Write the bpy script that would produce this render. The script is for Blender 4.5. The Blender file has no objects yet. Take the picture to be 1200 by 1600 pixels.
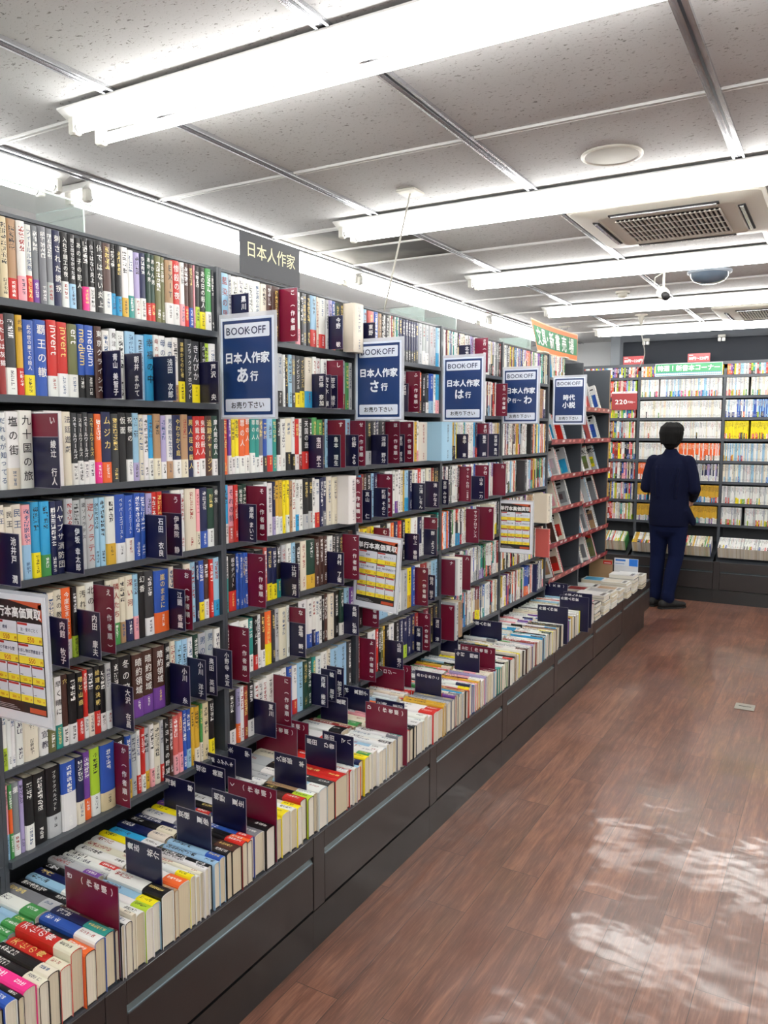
import bpy, math, random
from mathutils import Matrix, Vector

sc = bpy.context.scene
COL = sc.collection

# ------------------------------------------------------------------ camera
cam_d = bpy.data.cameras.new('camera')
cam_d.sensor_fit = 'VERTICAL'; cam_d.sensor_height = 24.0
cam_d.lens = 24.0 * 1241.4 / 1600.0
cam_d.clip_start = 0.05
cam = bpy.data.objects.new('camera', cam_d); COL.objects.link(cam)
yaw, pitch, roll = math.radians(29.954), math.radians(5.831), math.radians(0.094)
cy_, sy_, cp_, sp_ = math.cos(yaw), math.sin(yaw), math.cos(pitch), math.sin(pitch)
fw = Vector((-sy_*cp_, cy_*cp_, -sp_)); rt = Vector((cy_, sy_, 0)); up = rt.cross(fw)
r2 = rt*math.cos(roll) + up*math.sin(roll); u2 = up*math.cos(roll) - rt*math.sin(roll)
M = Matrix((r2, u2, -fw)).transposed().to_4x4(); M.translation = Vector((0, 0, 1.68))
cam.matrix_world = M
sc.camera = cam

# ------------------------------------------------------------------ world, exposure
w = bpy.data.worlds.new('world'); sc.world = w; w.use_nodes = True
w.node_tree.nodes['Background'].inputs[0].default_value = (0.75, 0.8, 0.9, 1)
w.node_tree.nodes['Background'].inputs[1].default_value = 0.15
sc.view_settings.view_transform = 'Standard'
sc.view_settings.look = 'None'
sc.view_settings.exposure = EXPOSURE = 0.0
sc.view_settings.gamma = 1.0
sc.view_settings.use_curve_mapping = False
TUBE_STRENGTH = 26.0          # light given off by every fluorescent tube

# ------------------------------------------------------------------ helpers
def lin(c):
    return tuple(((x/255.0)/12.92 if x/255.0 <= .04045 else ((x/255.0+.055)/1.055)**2.4) for x in c)
def L4(c): return lin(c) + (1.0,)

def tag(o, label=None, cat=None, group=None, kind=None):
    if label: o['label'] = label
    if cat: o['category'] = cat
    if group: o['group'] = group
    if kind: o['kind'] = kind
    return o

ONES = ['zeroth','first','second','third','fourth','fifth','sixth','seventh','eighth','ninth','tenth','eleventh','twelfth',
        'thirteenth','fourteenth','fifteenth','sixteenth','seventeenth','eighteenth','nineteenth']
TENS = {20:'twenty',30:'thirty',40:'forty',50:'fifty',60:'sixty',70:'seventy',80:'eighty',90:'ninety'}
def nth(n):
    if n < 20: return ONES[n]
    t, r = n//10*10, n % 10
    if t >= 100: return str(n)+'th'
    return (TENS[t][:-1]+'ieth') if r == 0 else TENS[t]+'-'+ONES[r]

class MB:
    """collects faces; build() links them as ONE mesh object"""
    def __init__(s):
        s.v=[]; s.f=[]; s.c=[]; s.k=[]; s.u=[]; s.m=[]; s.sm=[]
    def face(s, pts, col=(1,1,1), ink=None, uv=None, m=0, smooth=False):
        n=len(s.v); s.v.extend(pts); s.f.append(tuple(range(n,n+len(pts))))
        s.c.append(col); s.k.append(ink or col); s.u.append(uv); s.m.append(m); s.sm.append(smooth)
    def faces(s, verts, faces, col=(1,1,1), m=0, smooth=False):
        n=len(s.v); s.v.extend(verts)
        for f in faces:
            s.f.append(tuple(i+n for i in f)); s.c.append(col); s.k.append(col); s.u.append(None); s.m.append(m); s.sm.append(smooth)
    def box(s, x0,x1,y0,y1,z0,z1, col=(1,1,1), m=0):
        V=[(x0,y0,z0),(x1,y0,z0),(x1,y1,z0),(x0,y1,z0),(x0,y0,z1),(x1,y0,z1),(x1,y1,z1),(x0,y1,z1)]
        F=[(0,3,2,1),(4,5,6,7),(0,1,5,4),(1,2,6,5),(2,3,7,6),(3,0,4,7)]
        s.faces(V,F,col,m)
    def bevbox(s, x0,x1,y0,y1,z0,z1,b=.004,col=(1,1,1),m=0):
        # box with chamfered vertical and horizontal edges (rounded-rectangle stack)
        def ring(i,z):
            a,bb,c,d=x0+i,x1-i,y0+i,y1-i
            return [(a+b,c,z),(bb-b,c,z),(bb,c+b,z),(bb,d-b,z),(bb-b,d,z),(a+b,d,z),(a,d-b,z),(a,c+b,z)]
        R=[ring(b,z0),ring(0,z0+b),ring(0,z1-b),ring(b,z1)]
        s.loft(R,col,m,cap=True)
    def loft(s, rings, col=(1,1,1), m=0, cap=False, smooth=False, close=True):
        n=len(rings[0]); V=[p for r in rings for p in r]; F=[]
        for i in range(len(rings)-1):
            for j in range(n if close else n-1):
                a=i*n+j; b=i*n+(j+1)%n
                F.append((a,b,b+n,a+n))
        if cap:
            F.append(tuple(reversed(range(n)))); F.append(tuple(range((len(rings)-1)*n,len(rings)*n)))
        s.faces(V,F,col,m,smooth)
    def tube(s, path, r, n=10, col=(1,1,1), m=0, cap=True):
        rings=[]; P=[Vector(p) for p in path]
        rr = r if isinstance(r,(list,tuple)) else [r]*len(P)
        t0=(P[1]-P[0]).normalized()
        a=t0.cross(Vector((0,0,1))); 
        if a.length<1e-3: a=t0.cross(Vector((0,1,0)))
        a.normalize()
        for i,p in enumerate(P):
            t=(P[min(i+1,len(P)-1)]-P[max(i-1,0)]).normalized()
            a=(a-t*a.dot(t)).normalized(); b=t.cross(a)
            rings.append([tuple(p+(a*math.cos(2*math.pi*k/n)+b*math.sin(2*math.pi*k/n))*rr[i]) for k in range(n)])
        s.loft(rings,col,m,cap,True)
    def lathe(s, prof, cx, cy, n=32, col=(1,1,1), m=0, cap=False):
        s.loft([[(cx+r*math.cos(2*math.pi*k/n), cy+r*math.sin(2*math.pi*k/n), z) for k in range(n)] for r,z in prof],col,m,cap,True)
    def add(s, o, mat):
        n=len(s.v); s.v.extend([tuple(mat @ Vector(p)) for p in o.v])
        for f in o.f: s.f.append(tuple(i+n for i in f))
        s.c+=o.c; s.k+=o.k; s.u+=o.u; s.m+=o.m; s.sm+=o.sm
    def mesh(s, name, mats):
        me=bpy.data.meshes.new(name); me.from_pydata(s.v,[],s.f)
        for mt in mats: me.materials.append(mt)
        nl=len(me.loops)
        ca=me.color_attributes.new('col','FLOAT_COLOR','CORNER'); ka=me.color_attributes.new('ink','FLOAT_COLOR','CORNER')
        uvl=me.uv_layers.new(name='UVMap')
        c=[];k=[];u=[]
        for f,fc,fk,fu in zip(s.f,s.c,s.k,s.u):
            n=len(f)
            c.extend((fc[0],fc[1],fc[2],1.0)*n); k.extend((fk[0],fk[1],fk[2],1.0)*n)
            if fu: 
                for q in fu: u.extend(q)
            else: u.extend((-1.0,-1.0)*n)
        ca.data.foreach_set('color',c); ka.data.foreach_set('color',k); uvl.data.foreach_set('uv',u)
        me.polygons.foreach_set('material_index',s.m); me.polygons.foreach_set('use_smooth',s.sm)
        me.update()
        return me
    def build(s, name, mats, parent=None, mat=None):
        if not isinstance(mats,(list,tuple)): mats=[mats]
        o=bpy.data.objects.new(name,s.mesh(name,mats)); COL.objects.link(o)
        if parent: o.parent=parent
        if mat is not None: o.matrix_local=mat
        return o

def empty(name, loc=(0,0,0), rot=(0,0,0)):
    o=bpy.data.objects.new(name,None); COL.objects.link(o); o.location=loc; o.rotation_euler=rot; o.empty_display_size=.05
    return o
def basis(u,v,n,o):
    m=Matrix((Vector(u),Vector(v),Vector(n))).transposed().to_4x4(); m.translation=Vector(o); return m

# ------------------------------------------------------------------ materials
def newmat(name):
    m=bpy.data.materials.new(name); m.use_nodes=True
    return m, m.node_tree.nodes, m.node_tree.links, m.node_tree.nodes['Principled BSDF']
def plain(name, rgb, rough=.5, metal=0.0, coat=0.0, bump=None, vary=0.0):
    m,N,Lk,P=newmat(name)
    P.inputs['Base Color'].default_value=L4(rgb); P.inputs['Roughness'].default_value=rough; P.inputs['Metallic'].default_value=metal
    P.inputs['Coat Weight'].default_value=coat
    tc=N.new('ShaderNodeTexCoord')
    if vary:
        nz=N.new('ShaderNodeTexNoise'); nz.inputs['Scale'].default_value=7; nz.inputs['Detail'].default_value=5
        Lk.new(tc.outputs['Object'],nz.inputs['Vector'])
        mp=N.new('ShaderNodeMapRange'); mp.inputs[3].default_value=rough-vary; mp.inputs[4].default_value=rough+vary
        Lk.new(nz.outputs['Fac'],mp.inputs[0]); Lk.new(mp.outputs[0],P.inputs['Roughness'])
    if bump:
        nz=N.new('ShaderNodeTexNoise'); nz.inputs['Scale'].default_value=bump[0]; nz.inputs['Detail'].default_value=3
        Lk.new(tc.outputs['Object'],nz.inputs['Vector'])
        b=N.new('ShaderNodeBump'); b.inputs['Strength'].default_value=bump[1]; b.inputs['Distance'].default_value=.001
        Lk.new(nz.outputs['Fac'],b.inputs['Height']); Lk.new(b.outputs[0],P.inputs['Normal'])
    return m
def mathn(N,Lk,op,a,b=None,c=None):
    n=N.new('ShaderNodeMath'); n.operation=op
    for i,x in enumerate((a,b,c)):
        if x is None: continue
        if isinstance(x,(int,float)): n.inputs[i].default_value=x
        else: Lk.new(x,n.inputs[i])
    return n.outputs[0]

def printed(name, rough=.38, coat=.0, glyphs=True):
    """cover stock: colour from the printed-colour attribute, small characters printed down the spine column"""
    m,N,Lk,P=newmat(name)
    a=N.new('ShaderNodeAttribute'); a.attribute_name='col'
    P.inputs['Roughness'].default_value=rough; P.inputs['Coat Weight'].default_value=coat; P.inputs['Coat Roughness'].default_value=.12
    if not glyphs:
        Lk.new(a.outputs['Color'],P.inputs['Base Color']); return m
    k=N.new('ShaderNodeAttribute'); k.attribute_name='ink'
    uv=N.new('ShaderNodeUVMap'); uv.uv_map='UVMap'
    sp=N.new('ShaderNodeSeparateXYZ'); Lk.new(uv.outputs[0],sp.inputs[0]); U,V=sp.outputs[0],sp.outputs[1]
    cell=mathn(N,Lk,'FLOOR',V); fv=mathn(N,Lk,'FRACT',V)
    pu=mathn(N,Lk,'FLOOR',mathn(N,Lk,'MULTIPLY',U,7.0)); pv=mathn(N,Lk,'FLOOR',mathn(N,Lk,'MULTIPLY',fv,7.0))
    def rnd(x,y):
        cb=N.new('ShaderNodeCombineXYZ'); Lk.new(x,cb.inputs[0]); Lk.new(y,cb.inputs[1])
        wn=N.new('ShaderNodeTexWhiteNoise'); wn.noise_dimensions='2D'; Lk.new(cb.outputs[0],wn.inputs['Vector']); return wn.outputs['Value']
    c7=mathn(N,Lk,'MULTIPLY',cell,17.0)
    h=mathn(N,Lk,'GREATER_THAN',rnd(mathn(N,Lk,'ADD',pv,c7),cell),.52)
    v=mathn(N,Lk,'GREATER_THAN',rnd(mathn(N,Lk,'ADD',pu,mathn(N,Lk,'ADD',c7,400.5)),cell),.62)
    d=mathn(N,Lk,'GREATER_THAN',rnd(mathn(N,Lk,'ADD',mathn(N,Lk,'MULTIPLY',pu,7.0),pv),c7),.3)
    st=mathn(N,Lk,'MULTIPLY',mathn(N,Lk,'MAXIMUM',h,v),d)
    def inside(x,lo,hi): return mathn(N,Lk,'MULTIPLY',mathn(N,Lk,'GREATER_THAN',x,lo),mathn(N,Lk,'LESS_THAN',x,hi))
    mask=mathn(N,Lk,'MULTIPLY',st,mathn(N,Lk,'MULTIPLY',inside(U,.02,.98),inside(fv,.08,.92)))
    mask=mathn(N,Lk,'MULTIPLY',mask,mathn(N,Lk,'GREATER_THAN',V,0.0))
    mx=N.new('ShaderNodeMix'); mx.data_type='RGBA'; Lk.new(mask,mx.inputs[0]); Lk.new(a.outputs['Color'],mx.inputs[6]); Lk.new(k.outputs['Color'],mx.inputs[7])
    Lk.new(mx.outputs[2],P.inputs['Base Color'])
    return m
def pages_mat():
    m,N,Lk,P=newmat('page_edges')
    a=N.new('ShaderNodeAttribute'); a.attribute_name='col'
    tc=N.new('ShaderNodeTexCoord'); mp=N.new('ShaderNodeMapping'); mp.inputs['Scale'].default_value=(.5,420,.5) 
    nz=N.new('ShaderNodeTexNoise'); nz.inputs['Scale'].default_value=1.0; nz.inputs['Detail'].default_value=4; nz.inputs['Roughness'].default_value=.75
    Lk.new(tc.outputs['Object'],mp.inputs[0]); Lk.new(mp.outputs[0],nz.inputs['Vector'])
    r=N.new('ShaderNodeMapRange'); r.inputs[1].default_value=.3; r.inputs[2].default_value=.7; r.inputs[3].default_value=.8; r.inputs[4].default_value=1.06
    Lk.new(nz.outputs['Fac'],r.inputs[0])
    mx=N.new('ShaderNodeVectorMath'); mx.operation='SCALE'; Lk.new(a.outputs['Color'],mx.inputs[0]); Lk.new(r.outputs[0],mx.inputs['Scale'])
    Lk.new(mx.outputs[0],P.inputs['Base Color']); P.inputs['Roughness'].default_value=.85
    return m
PRINT=printed('printed_cover',.40,.10)
SIGN=printed('printed_sign',.32,.3,False)
CARD=printed('printed_card',.30,.22,False)
PAPER=printed('plain_paper',.6,0,False)
PAGES=pages_mat()
SLATE=plain('slate_shelf_paint',(62,67,74),.42,.0,.1,vary=.06)
DARKP=plain('dark_shelf_back',(52,56,62),.55)
BASEM=plain('dark_brown_grey_laminate',(37,33,33),.36,0,.2,(60,.05),.05)
PLINTH=plain('charcoal_plinth_laminate',(27,28,29),.35,0,.2,(60,.05),.05)
GRIP=plain('grey_green_grip_moulding',(62,72,74),.25,.3)
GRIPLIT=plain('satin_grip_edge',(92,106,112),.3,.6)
ALU=plain('aluminium_rail',(206,208,212),.24,.9,vary=.05)
WHITEM=plain('white_enamel',(232,233,230),.35,0,.2)
WHITEP=plain('white_plastic',(222,221,212),.42)
OFFP=plain('ivory_plastic',(220,218,206),.45)
DARKG=plain('dark_recess',(16,16,18),.7)
CLEARG=plain('smoked_dome',(96,112,128),.12,.2,.6)

# ------------------------------------------------------------------ book data: right edge in mm, cover, band, title
SHELF_ROWS = {
 1: [
  "1225K;1246I;1273t:R;1295W:P;1315W:R:フィールル失格;1334G:V;1355G;1376G:g;1400N::刺された誘拐;1422K:W:入れ子細工の夜;1444K:L:閉じ出せなかった扉;1464K::あの子の犯人;1484K:H;1504K:W:俺ではない炎上;1529K::俺ではない炎上;1558b:W;1575K:C;1593K:C;1619W:y;1642W:T;1662v:W;1684N:W;1702e:R:あかん男;1721e:R:あかん男;1742o;1760o;1791t:W:EXIT;1821R:W:惨殺の夜;1840W:P;1859b:R;1878b:B;1885P;1905K:l;1931K:Y:あの日の殺人;1956E:W;1968D;1989K::らんどう",
  "1211r;1230r::わたしは灰猫;1261D:W;1278y:R:灼熱;1312B:Y:此の世の果ての殺人;1348B::覇王の轍;1376R:W:invert;1408R:W:invert;1439o:W:ert;1462B:K:medium;1494B:K:medium;1518b::東京クライシス;1548W:N;1569W::発注いただき;1600W;1638L;1672L;1705C::幸福の中;1728W::母の待つ里;1755W::母の待つ里;1781W::母の待つ里;1806W:t;1835K:Y:草原からの使者;1863D::ブラックオアホワイト;1903D:Y:きんぴか;1924K::少しだけ;1943l;1973W",
  "1220W::だれもが知ってる;1257W:w:塩の街;1297W::九十国の旅;1329W;1383W;1408w::法廷遊戯;1426D:W:スモールワールズ;1445D:W:スモールワールズ;1464D:W:スモールワールズ;1486D:W:スモールワールズ;1507O:H;1539N:O:ムジカ;1566D;1593K::仮面;1618K:W:祝祭の;1643L:v;1660w;1679W;1698C:W;1726t:w;1749v:W;1776W:t:男の粋な生き方;1808N:W:やわらかく庭;1838t:w;1864N::屍人荘の殺人;1890R:W:鬼籠の殺人;1917R:W:鬼籠の殺人;1946b::追跡チャージン;1979e:W:魔人館の殺人",
  "1205w::民王;1227w::民王;1254w::民王;1280P>L;1304C:Y;1332C:E;1351N;1377N::ハヤブサ消防団;1403g;1429g;1446g::逆ソクラテス;1475g::逆ソクラテス;1491L;1512L;1545W:y;1581B:W:ペッパーズゴースト;1614B:W:ペッパーズゴースト;1637B;1659B;1684v;1703R;1727R;1762N;1798W;1820W;1867w;1885P:w;1918N:B;1948e:W;1979D::骨灰",
  "1298N;1314N:l:ものご;1336w;1358w::女の敵;1390O:W:今度生まれたら;1406K:l;1435w::汚れちま;1464W::北の;1504K;1526w;1554w:E:隣人たち;1574w:t;1602w:N:深い河;1621L:P;1648K::幻香;1683D:W;1742B:O:嵐のままに;1762w;1804K;1835w;1861L;1874N;1899B:Y;1923b:W;1941R;1972L:C",
  "1172O;1182W:l;1195W;1209W;1230W;1275w;1302W::女殺しの宣教;1325o;1349W:T:早く晴に;1368b:W:穴;1394K:W;1415K:R:暗と山痕;1430R:W;1450D:w;1471K:R:絵理の決戦;1493K:W;1513g:W;1542K;1590K::冬の狩人;1629b:V:暗約領域;1672b:V:暗約領域;1718b:V:暗約領域;1741K::帰去来;1765w;1788L;1813L;1839W;1862e:W;1901g::男の;1937g::男の;1969W",
  "1153W;1211G:W:墨;1224v;1250K:W;1291K;1334K:g:ブラックベルベット;1381B>W;1407N:w;1431V:O;1465l:W;1516B:I;1556K;1576B:y;1596g;1611W:R;1628R:W;1648g:y;1665W:P;1692w;1706g:R;1730K::トヨトミの野望;1745b;1768s:P;1787s:P;1804B;1825B:L;1840y;1865y:w;1876E:w;1906I;1931K:Y",
 ],
 2: [
  "2041L::藍染の里;2057g;2089W;2115W;2140W;2169W;2209W;2239w:O;2274b:O;2319b;2349K;2407K;2433W:P;2455K;2478G;2500K;2542L:R;2560w;2603W:R;2621g;2648v;2675B:O;2703e;2727K;2809w^5",
  "2070W;2110L;2150W;2191K;2234W;2292g;2326g:K;2339W;2356K;2380L;2401G:D;2431D:Y:インビジブル;2464D:Y:インビジブル;2510w:C;2535W;2570W;2610W;2674W;2711W;2744g:r;2769E;2798g",
  "2023R>O;2039V:W;2058Y:W;2079Y:W;2111O:W:罪の人;2138O:W:罪の人;2162T:W:罪の人;2186T:W:罪の人;2209G:W;2232B:D;2265L:R;2290T;2306D:W;2337W;2378w:K;2396W:K;2422R:W;2444W:r;2484K:R:天国の壺;2503K;2537E;2576E;2594K;2612L;2644K;2705K;2733w;2782L",
  "2018C:W;2049P:s:それの前;2068R;2092e;2115e;2153K;2213W;2230W;2261W;2276N:v;2295y:W;2319y:W;2337Y;2356Y:W;2374t;2396W;2416W:C;2445W;2479K:g;2504K:g;2521W;2556W:R;2578N;2605N:G;2642w;2679w;2737W^6;2776K;2801N",
  "2017W>T;2056K:R:殺中デパート;2072B;2086B;2099B;2116B;2158K;2201K;2219s;2249N:Y;2279N:Y;2304K:T;2333g;2364W;2392L;2421K;2463w;2519e:y;2545b;2576b;2603b;2645W;2668K;2692D;2716D;2765K;2800b",
  "2017M;2066W;2114W;2139T:W;2163K:R:ゲームス;2181W;2203b:W;2244O>Y;2263D;2286g;2333w;2352W;2409K;2468W;2498W:B;2520W:N;2547W:B;2569W;2587K;2610b;2655w;2695K;2724e:W;2764L;2799V",
  "2044K:W;2061v:O;2081W;2105r;2140K:W;2162W;2184W;2209W;2254W;2301W;2332W;2361B;2395W:R;2433L;2461e;2491e;2517T;2558W;2603W;2627w;2684L;2748L;2783D",
 ],
 3: [
  "2854C;2884L;2915L;2968s:W;3006B;3039t;3056K;3073W;3107K;3119W;3136r;3154e;3166W;3178T;3189W;3220N:D;3244N:D;3275N:D;3300N:D;3326N:D;3351N:D;3384N:D;3424g;3457g:W;3491g:W;3533g;3568g;3597L:C;3619W",
  "2879W;2931K;3012L;3097W;3167r;3216W;3259G;3328K;3380W;3394y;3414O:M;3468K;3495D:W;3544B:L;3566W;3616C:P",
  "2853K;2905D;2947K:g;2985D;3013N;3075D;3116K;3151W;3199D;3280W;3344W;3370y;3390W:P;3485w;3621L^8",
  "2862C;2883r;2904b;2947K;2969L;2997N;3019N;3065K;3129W;3158W;3189W:V;3213W;3238w;3251y;3289L:C;3321N;3347w;3380W;3420R;3468W;3524w;3553r;3582K;3626D",
  "2852w;2883y;2915Y;2947y;2969Y;3025W;3089K;3118W;3154O;3184N;3221R;3259K;3317Y;3383W;3424N:W;3451W;3528W;3594K;3631T",
  "2877K;2986W;3102L;3174W;3230W;3281g;3326Y:y;3359B;3420W;3490r;3532g;3583L;3635L",
  "2856r;2920K;2987W;3009R;3027K;3050o;3073y;3103K;3157W;3207K;3238N;3277N:l;3322N;3362N;3403r;3451K;3508M;3566K;3640D",
 ],
}
TRAY_FRONT = "936W:B;951K;984H;1010K:w;1041K:w;1070R:w:天使の骨;1101R:w:天使の骨;1130K:O;1161B:W;1192N:T;1202b;1215W:K;1236K:W;1250w;1278W;1303W:l;1332L:Y;1373W:K;1391t;1432W:O;1451W:Y;1468W;1482w;1499W;1521K;1544L;1567L:B;1593K;1634K:b;1656K:R;1678K:O;1698B:R;1743W:G;1784K;1825Y;1866w:Y;1896W;1921w:Y;1955b:R;1986K:l;2010t:W;2061L:W;2106D;2180R;2201R:W;2221W:R;2242W;2267O:L;2297y:N;2330Y;2359W:E;2390W;2420W;2451L:W;2470W;2499W:K;2529W;2549W:G;2579W:T;2605w;2631s;2663K;2684D;2739W;2767W;2802W;2837W;2878W:R;2927W:R;2946y;2971y;3009g;3041G"
TRAY_REAR = "1057L:E;1078L:E;1102L:E;1127L:E;1166W:E;1206G:g;1234K;1263L:W;1289N:W;1311K:W;1334g:V;1350g;1369W;1389W:R;1419W;1449w;1481W:K;1507Y:W;1543C:W;1575N:w;1606K:w;1634N;1672W:G;1699Y:W;1724V:w;1741B:R;1775K;1820W;1862w;1893e;1928W:K;1954W;1984W;2011K:W;2046g;2085g:W;2158g:K;2211w;2270R;2332w;2387W;2452W:R;2507W:K;2539r;2572I;2616E;2675w"
SHELF_CARDS = [
  (1.521, -1.691, 1.894, 1.767, '青山 美智子', 'N'),
  (1.602, -1.699, 1.895, 1.766, '朝井 まかて', 'N'),
  (1.703, -1.676, 1.893, 1.766, '浅田 次郎', 'N'),
  (1.902, -1.69, 1.894, 1.765, '芦沢 央', 'N'),
  (1.299, -1.673, 1.723, 1.665, 'い', 'M'),
  (1.296, -1.67, 1.662, 1.534, '綾辻 行人', 'N'),
  (1.184, -1.68, 1.431, 1.302, '池井戸 潤', 'N'),
  (1.374, -1.694, 1.436, 1.305, '伊坂 幸太郎', 'N'),
  (1.658, -1.683, 1.437, 1.31, '石田 衣良', 'N'),
  (1.73, -1.691, 1.495, 1.438, 'う', 'M'),
  (1.729, -1.688, 1.436, 1.308, '伊集院 静', 'N'),
  (1.313, -1.686, 1.211, 1.081, '内館 牧子', 'N'),
  (1.401, -1.675, 1.213, 1.081, '内田 康夫', 'N'),
  (1.465, -1.685, 1.268, 1.078, 'え（作者順）', 'M'),
  (1.74, -1.697, 1.204, 1.074, '江國 香織', 'N'),
  (1.764, -1.686, 1.266, 1.078, 'お（作者順）', 'M'),
  (1.517, -1.678, 0.976, 0.818, '大沢 在昌', 'N'),
  (1.742, -1.684, 0.983, 0.85, '小川 糸', 'N'),
  (1.815, -1.686, 0.982, 0.855, '小川 洋子', 'N'),
  (1.867, -1.685, 0.984, 0.854, '奥田 英朗', 'N'),
  (1.937, -1.687, 0.979, 0.849, '小野寺 史宜', 'N'),
  (1.514, -1.706, 0.82, 0.63, 'か（作者順）', 'M'),
  (2.061, -1.693, 2.123, 2.054, '黒川', 'N'),
  (2.319, -1.689, 2.18, 1.995, 'こ（作者順）', 'M'),
  (2.623, -1.695, 2.124, 1.995, '今野 敏', 'N'),
  (2.51, -1.7, 1.891, 1.764, '西條 奈加', 'N'),
  (2.587, -1.717, 1.894, 1.766, '佐々木 譲', 'N'),
  (2.611, -1.688, 1.95, 1.894, 'し', 'M'),
  (2.641, -1.714, 1.892, 1.768, '笹本 稜平', 'N'),
  (2.481, -1.696, 1.663, 1.539, '塩田 武士', 'N'),
  (2.612, -1.681, 1.72, 1.539, 'す', 'M'),
  (2.603, -1.702, 1.66, 1.536, '島本 理生', 'N'),
  (2.738, -1.695, 1.66, 1.536, '住野 よる', 'N'),
  (2.792, -1.691, 1.714, 1.537, 'せ（作者順）', 'M'),
  (2.071, -1.683, 1.438, 1.309, '瀬尾 まいこ', 'N'),
  (2.115, -1.676, 1.496, 1.311, 'そ（作者順）', 'M'),
  (2.718, -1.679, 1.493, 1.312, 'ち（作者順）', 'M'),
  (2.116, -1.686, 1.268, 1.082, 'つ（作者順）', 'M'),
  (2.303, -1.684, 1.209, 1.082, '辻村 深月', 'N'),
  (2.608, -1.683, 1.209, 1.086, '月村 了衛', 'N'),
  (2.74, -1.682, 1.268, 1.085, 'て（作者順）', 'M'),
  (2.017, -1.68, 1.044, 0.856, 'と（作者順）', 'M'),
  (2.346, -1.692, 1.042, 0.98, 'な', 'M'),
  (2.348, -1.691, 0.977, 0.853, '堂場 瞬一', 'N'),
  (2.714, -1.689, 0.988, 0.857, '長岡 弘樹', 'N'),
  (2.141, -1.668, 0.78, 0.674, '夏川', 'N'),
  (2.255, -1.686, 0.837, 0.646, 'に（作者順）', 'M'),
  (2.484, -1.687, 0.777, 0.65, '西尾 維新', 'N'),
  (2.571, -1.692, 0.777, 0.644, '楡 周平', 'N'),
  (2.603, -1.685, 0.78, 0.641, '西 加奈子', 'N'),
  (2.859, -1.688, 2.119, 2.044, '東野', 'N'),
  (3.21, -1.727, 1.894, 1.768, '百田', 'N'),
  (3.259, -1.69, 1.951, 1.765, 'ふ（作者順）', 'M'),
  (2.947, -1.68, 1.664, 1.537, '深緑 野分', 'N'),
  (3.047, -1.693, 1.725, 1.533, 'ほ（作者順）', 'M'),
  (3.151, -1.71, 1.664, 1.537, '誉田 哲也', 'N'),
  (3.224, -1.69, 1.724, 1.538, 'ま（作者順）', 'M'),
  (2.831, -1.689, 1.434, 1.314, '真山 仁', 'N'),
  (2.958, -1.692, 1.434, 1.313, '町田 そのこ', 'N'),
  (3.008, -1.685, 1.496, 1.311, 'み（作者順）', 'M'),
  (3.321, -1.692, 1.436, 1.312, '三浦 しをん', 'N'),
  (3.489, -1.69, 1.439, 1.314, '湊 かなえ', 'N'),
  (3.634, -1.717, 1.44, 1.317, '宮部 みゆき', 'N'),
  (2.969, -1.685, 1.27, 1.192, 'む', 'M'),
  (3.259, -1.689, 1.21, 1.09, '村上 春樹', 'N'),
  (3.464, -1.69, 1.269, 1.216, 'め', 'M'),
  (3.472, -1.693, 1.211, 1.082, '群 ようこ', 'N'),
  (3.366, -1.691, 1.044, 0.86, 'ゆ（作者順）', 'M'),
  (3.497, -1.718, 0.977, 0.848, '柚月 裕子', 'N'),
  (2.856, -1.686, 0.826, 0.63, 'よ（作者順）', 'M'),
  (3.073, -1.67, 0.785, 0.65, '山田 悠介', 'N'),
  (3.402, -1.7, 0.83, 0.645, 'ら（作者順）', 'M'),
  (3.349, -1.722, 0.765, 0.633, '米澤 穂信', 'N'),
  (2.904, -1.682, 0.917, 0.861, 'む（作者順）', 'M'),
  (2.724, -1.7, 0.971, 0.861, '中山', 'N'),
  (3.833, -1.695, 2.119, 2.06, '北方', 'N'),
  (4.048, -1.686, 2.175, 2.07, 'さ行（作者順）', 'M'),
  (4.355, -1.69, 1.946, 1.766, 'な行（作者順）', 'M'),
  (4.518, -1.713, 1.954, 1.769, 'は行（作者順）', 'M'),
  (3.822, -1.698, 1.665, 1.542, '畠中 恵', 'N'),
  (4.09, -1.692, 1.72, 1.668, 'ま行', 'M'),
  (4.093, -1.696, 1.664, 1.541, '葉室 麟', 'N'),
  (4.25, -1.695, 1.664, 1.541, '宮城谷 昌光', 'N'),
  (3.868, -1.694, 1.493, 1.31, 'や・ら・わ行（作者順）', 'M'),
  (4.012, -1.677, 1.44, 1.318, '山本 一力', 'N'),
  (4.335, -1.682, 1.502, 1.316, 'カ', 'M'),
  (3.958, -1.685, 1.269, 1.088, 'サ ラブロマンス', 'M'),
  (4.096, -1.657, 1.295, 1.234, 'タ', 'M'),
  (3.648, -1.681, 1.069, 1.033, 'ナ', 'M'),
  (3.813, -1.672, 1.052, 1.014, 'ハ', 'M'),
  (3.638, -1.677, 0.84, 0.807, 'マ', 'M'),
  (3.58, -1.72, 0.763, 0.67, '渡辺 淳', 'N'),
  (4.064, -1.681, 1.5, 1.321, 'ラ行', 'M'),
]
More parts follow.
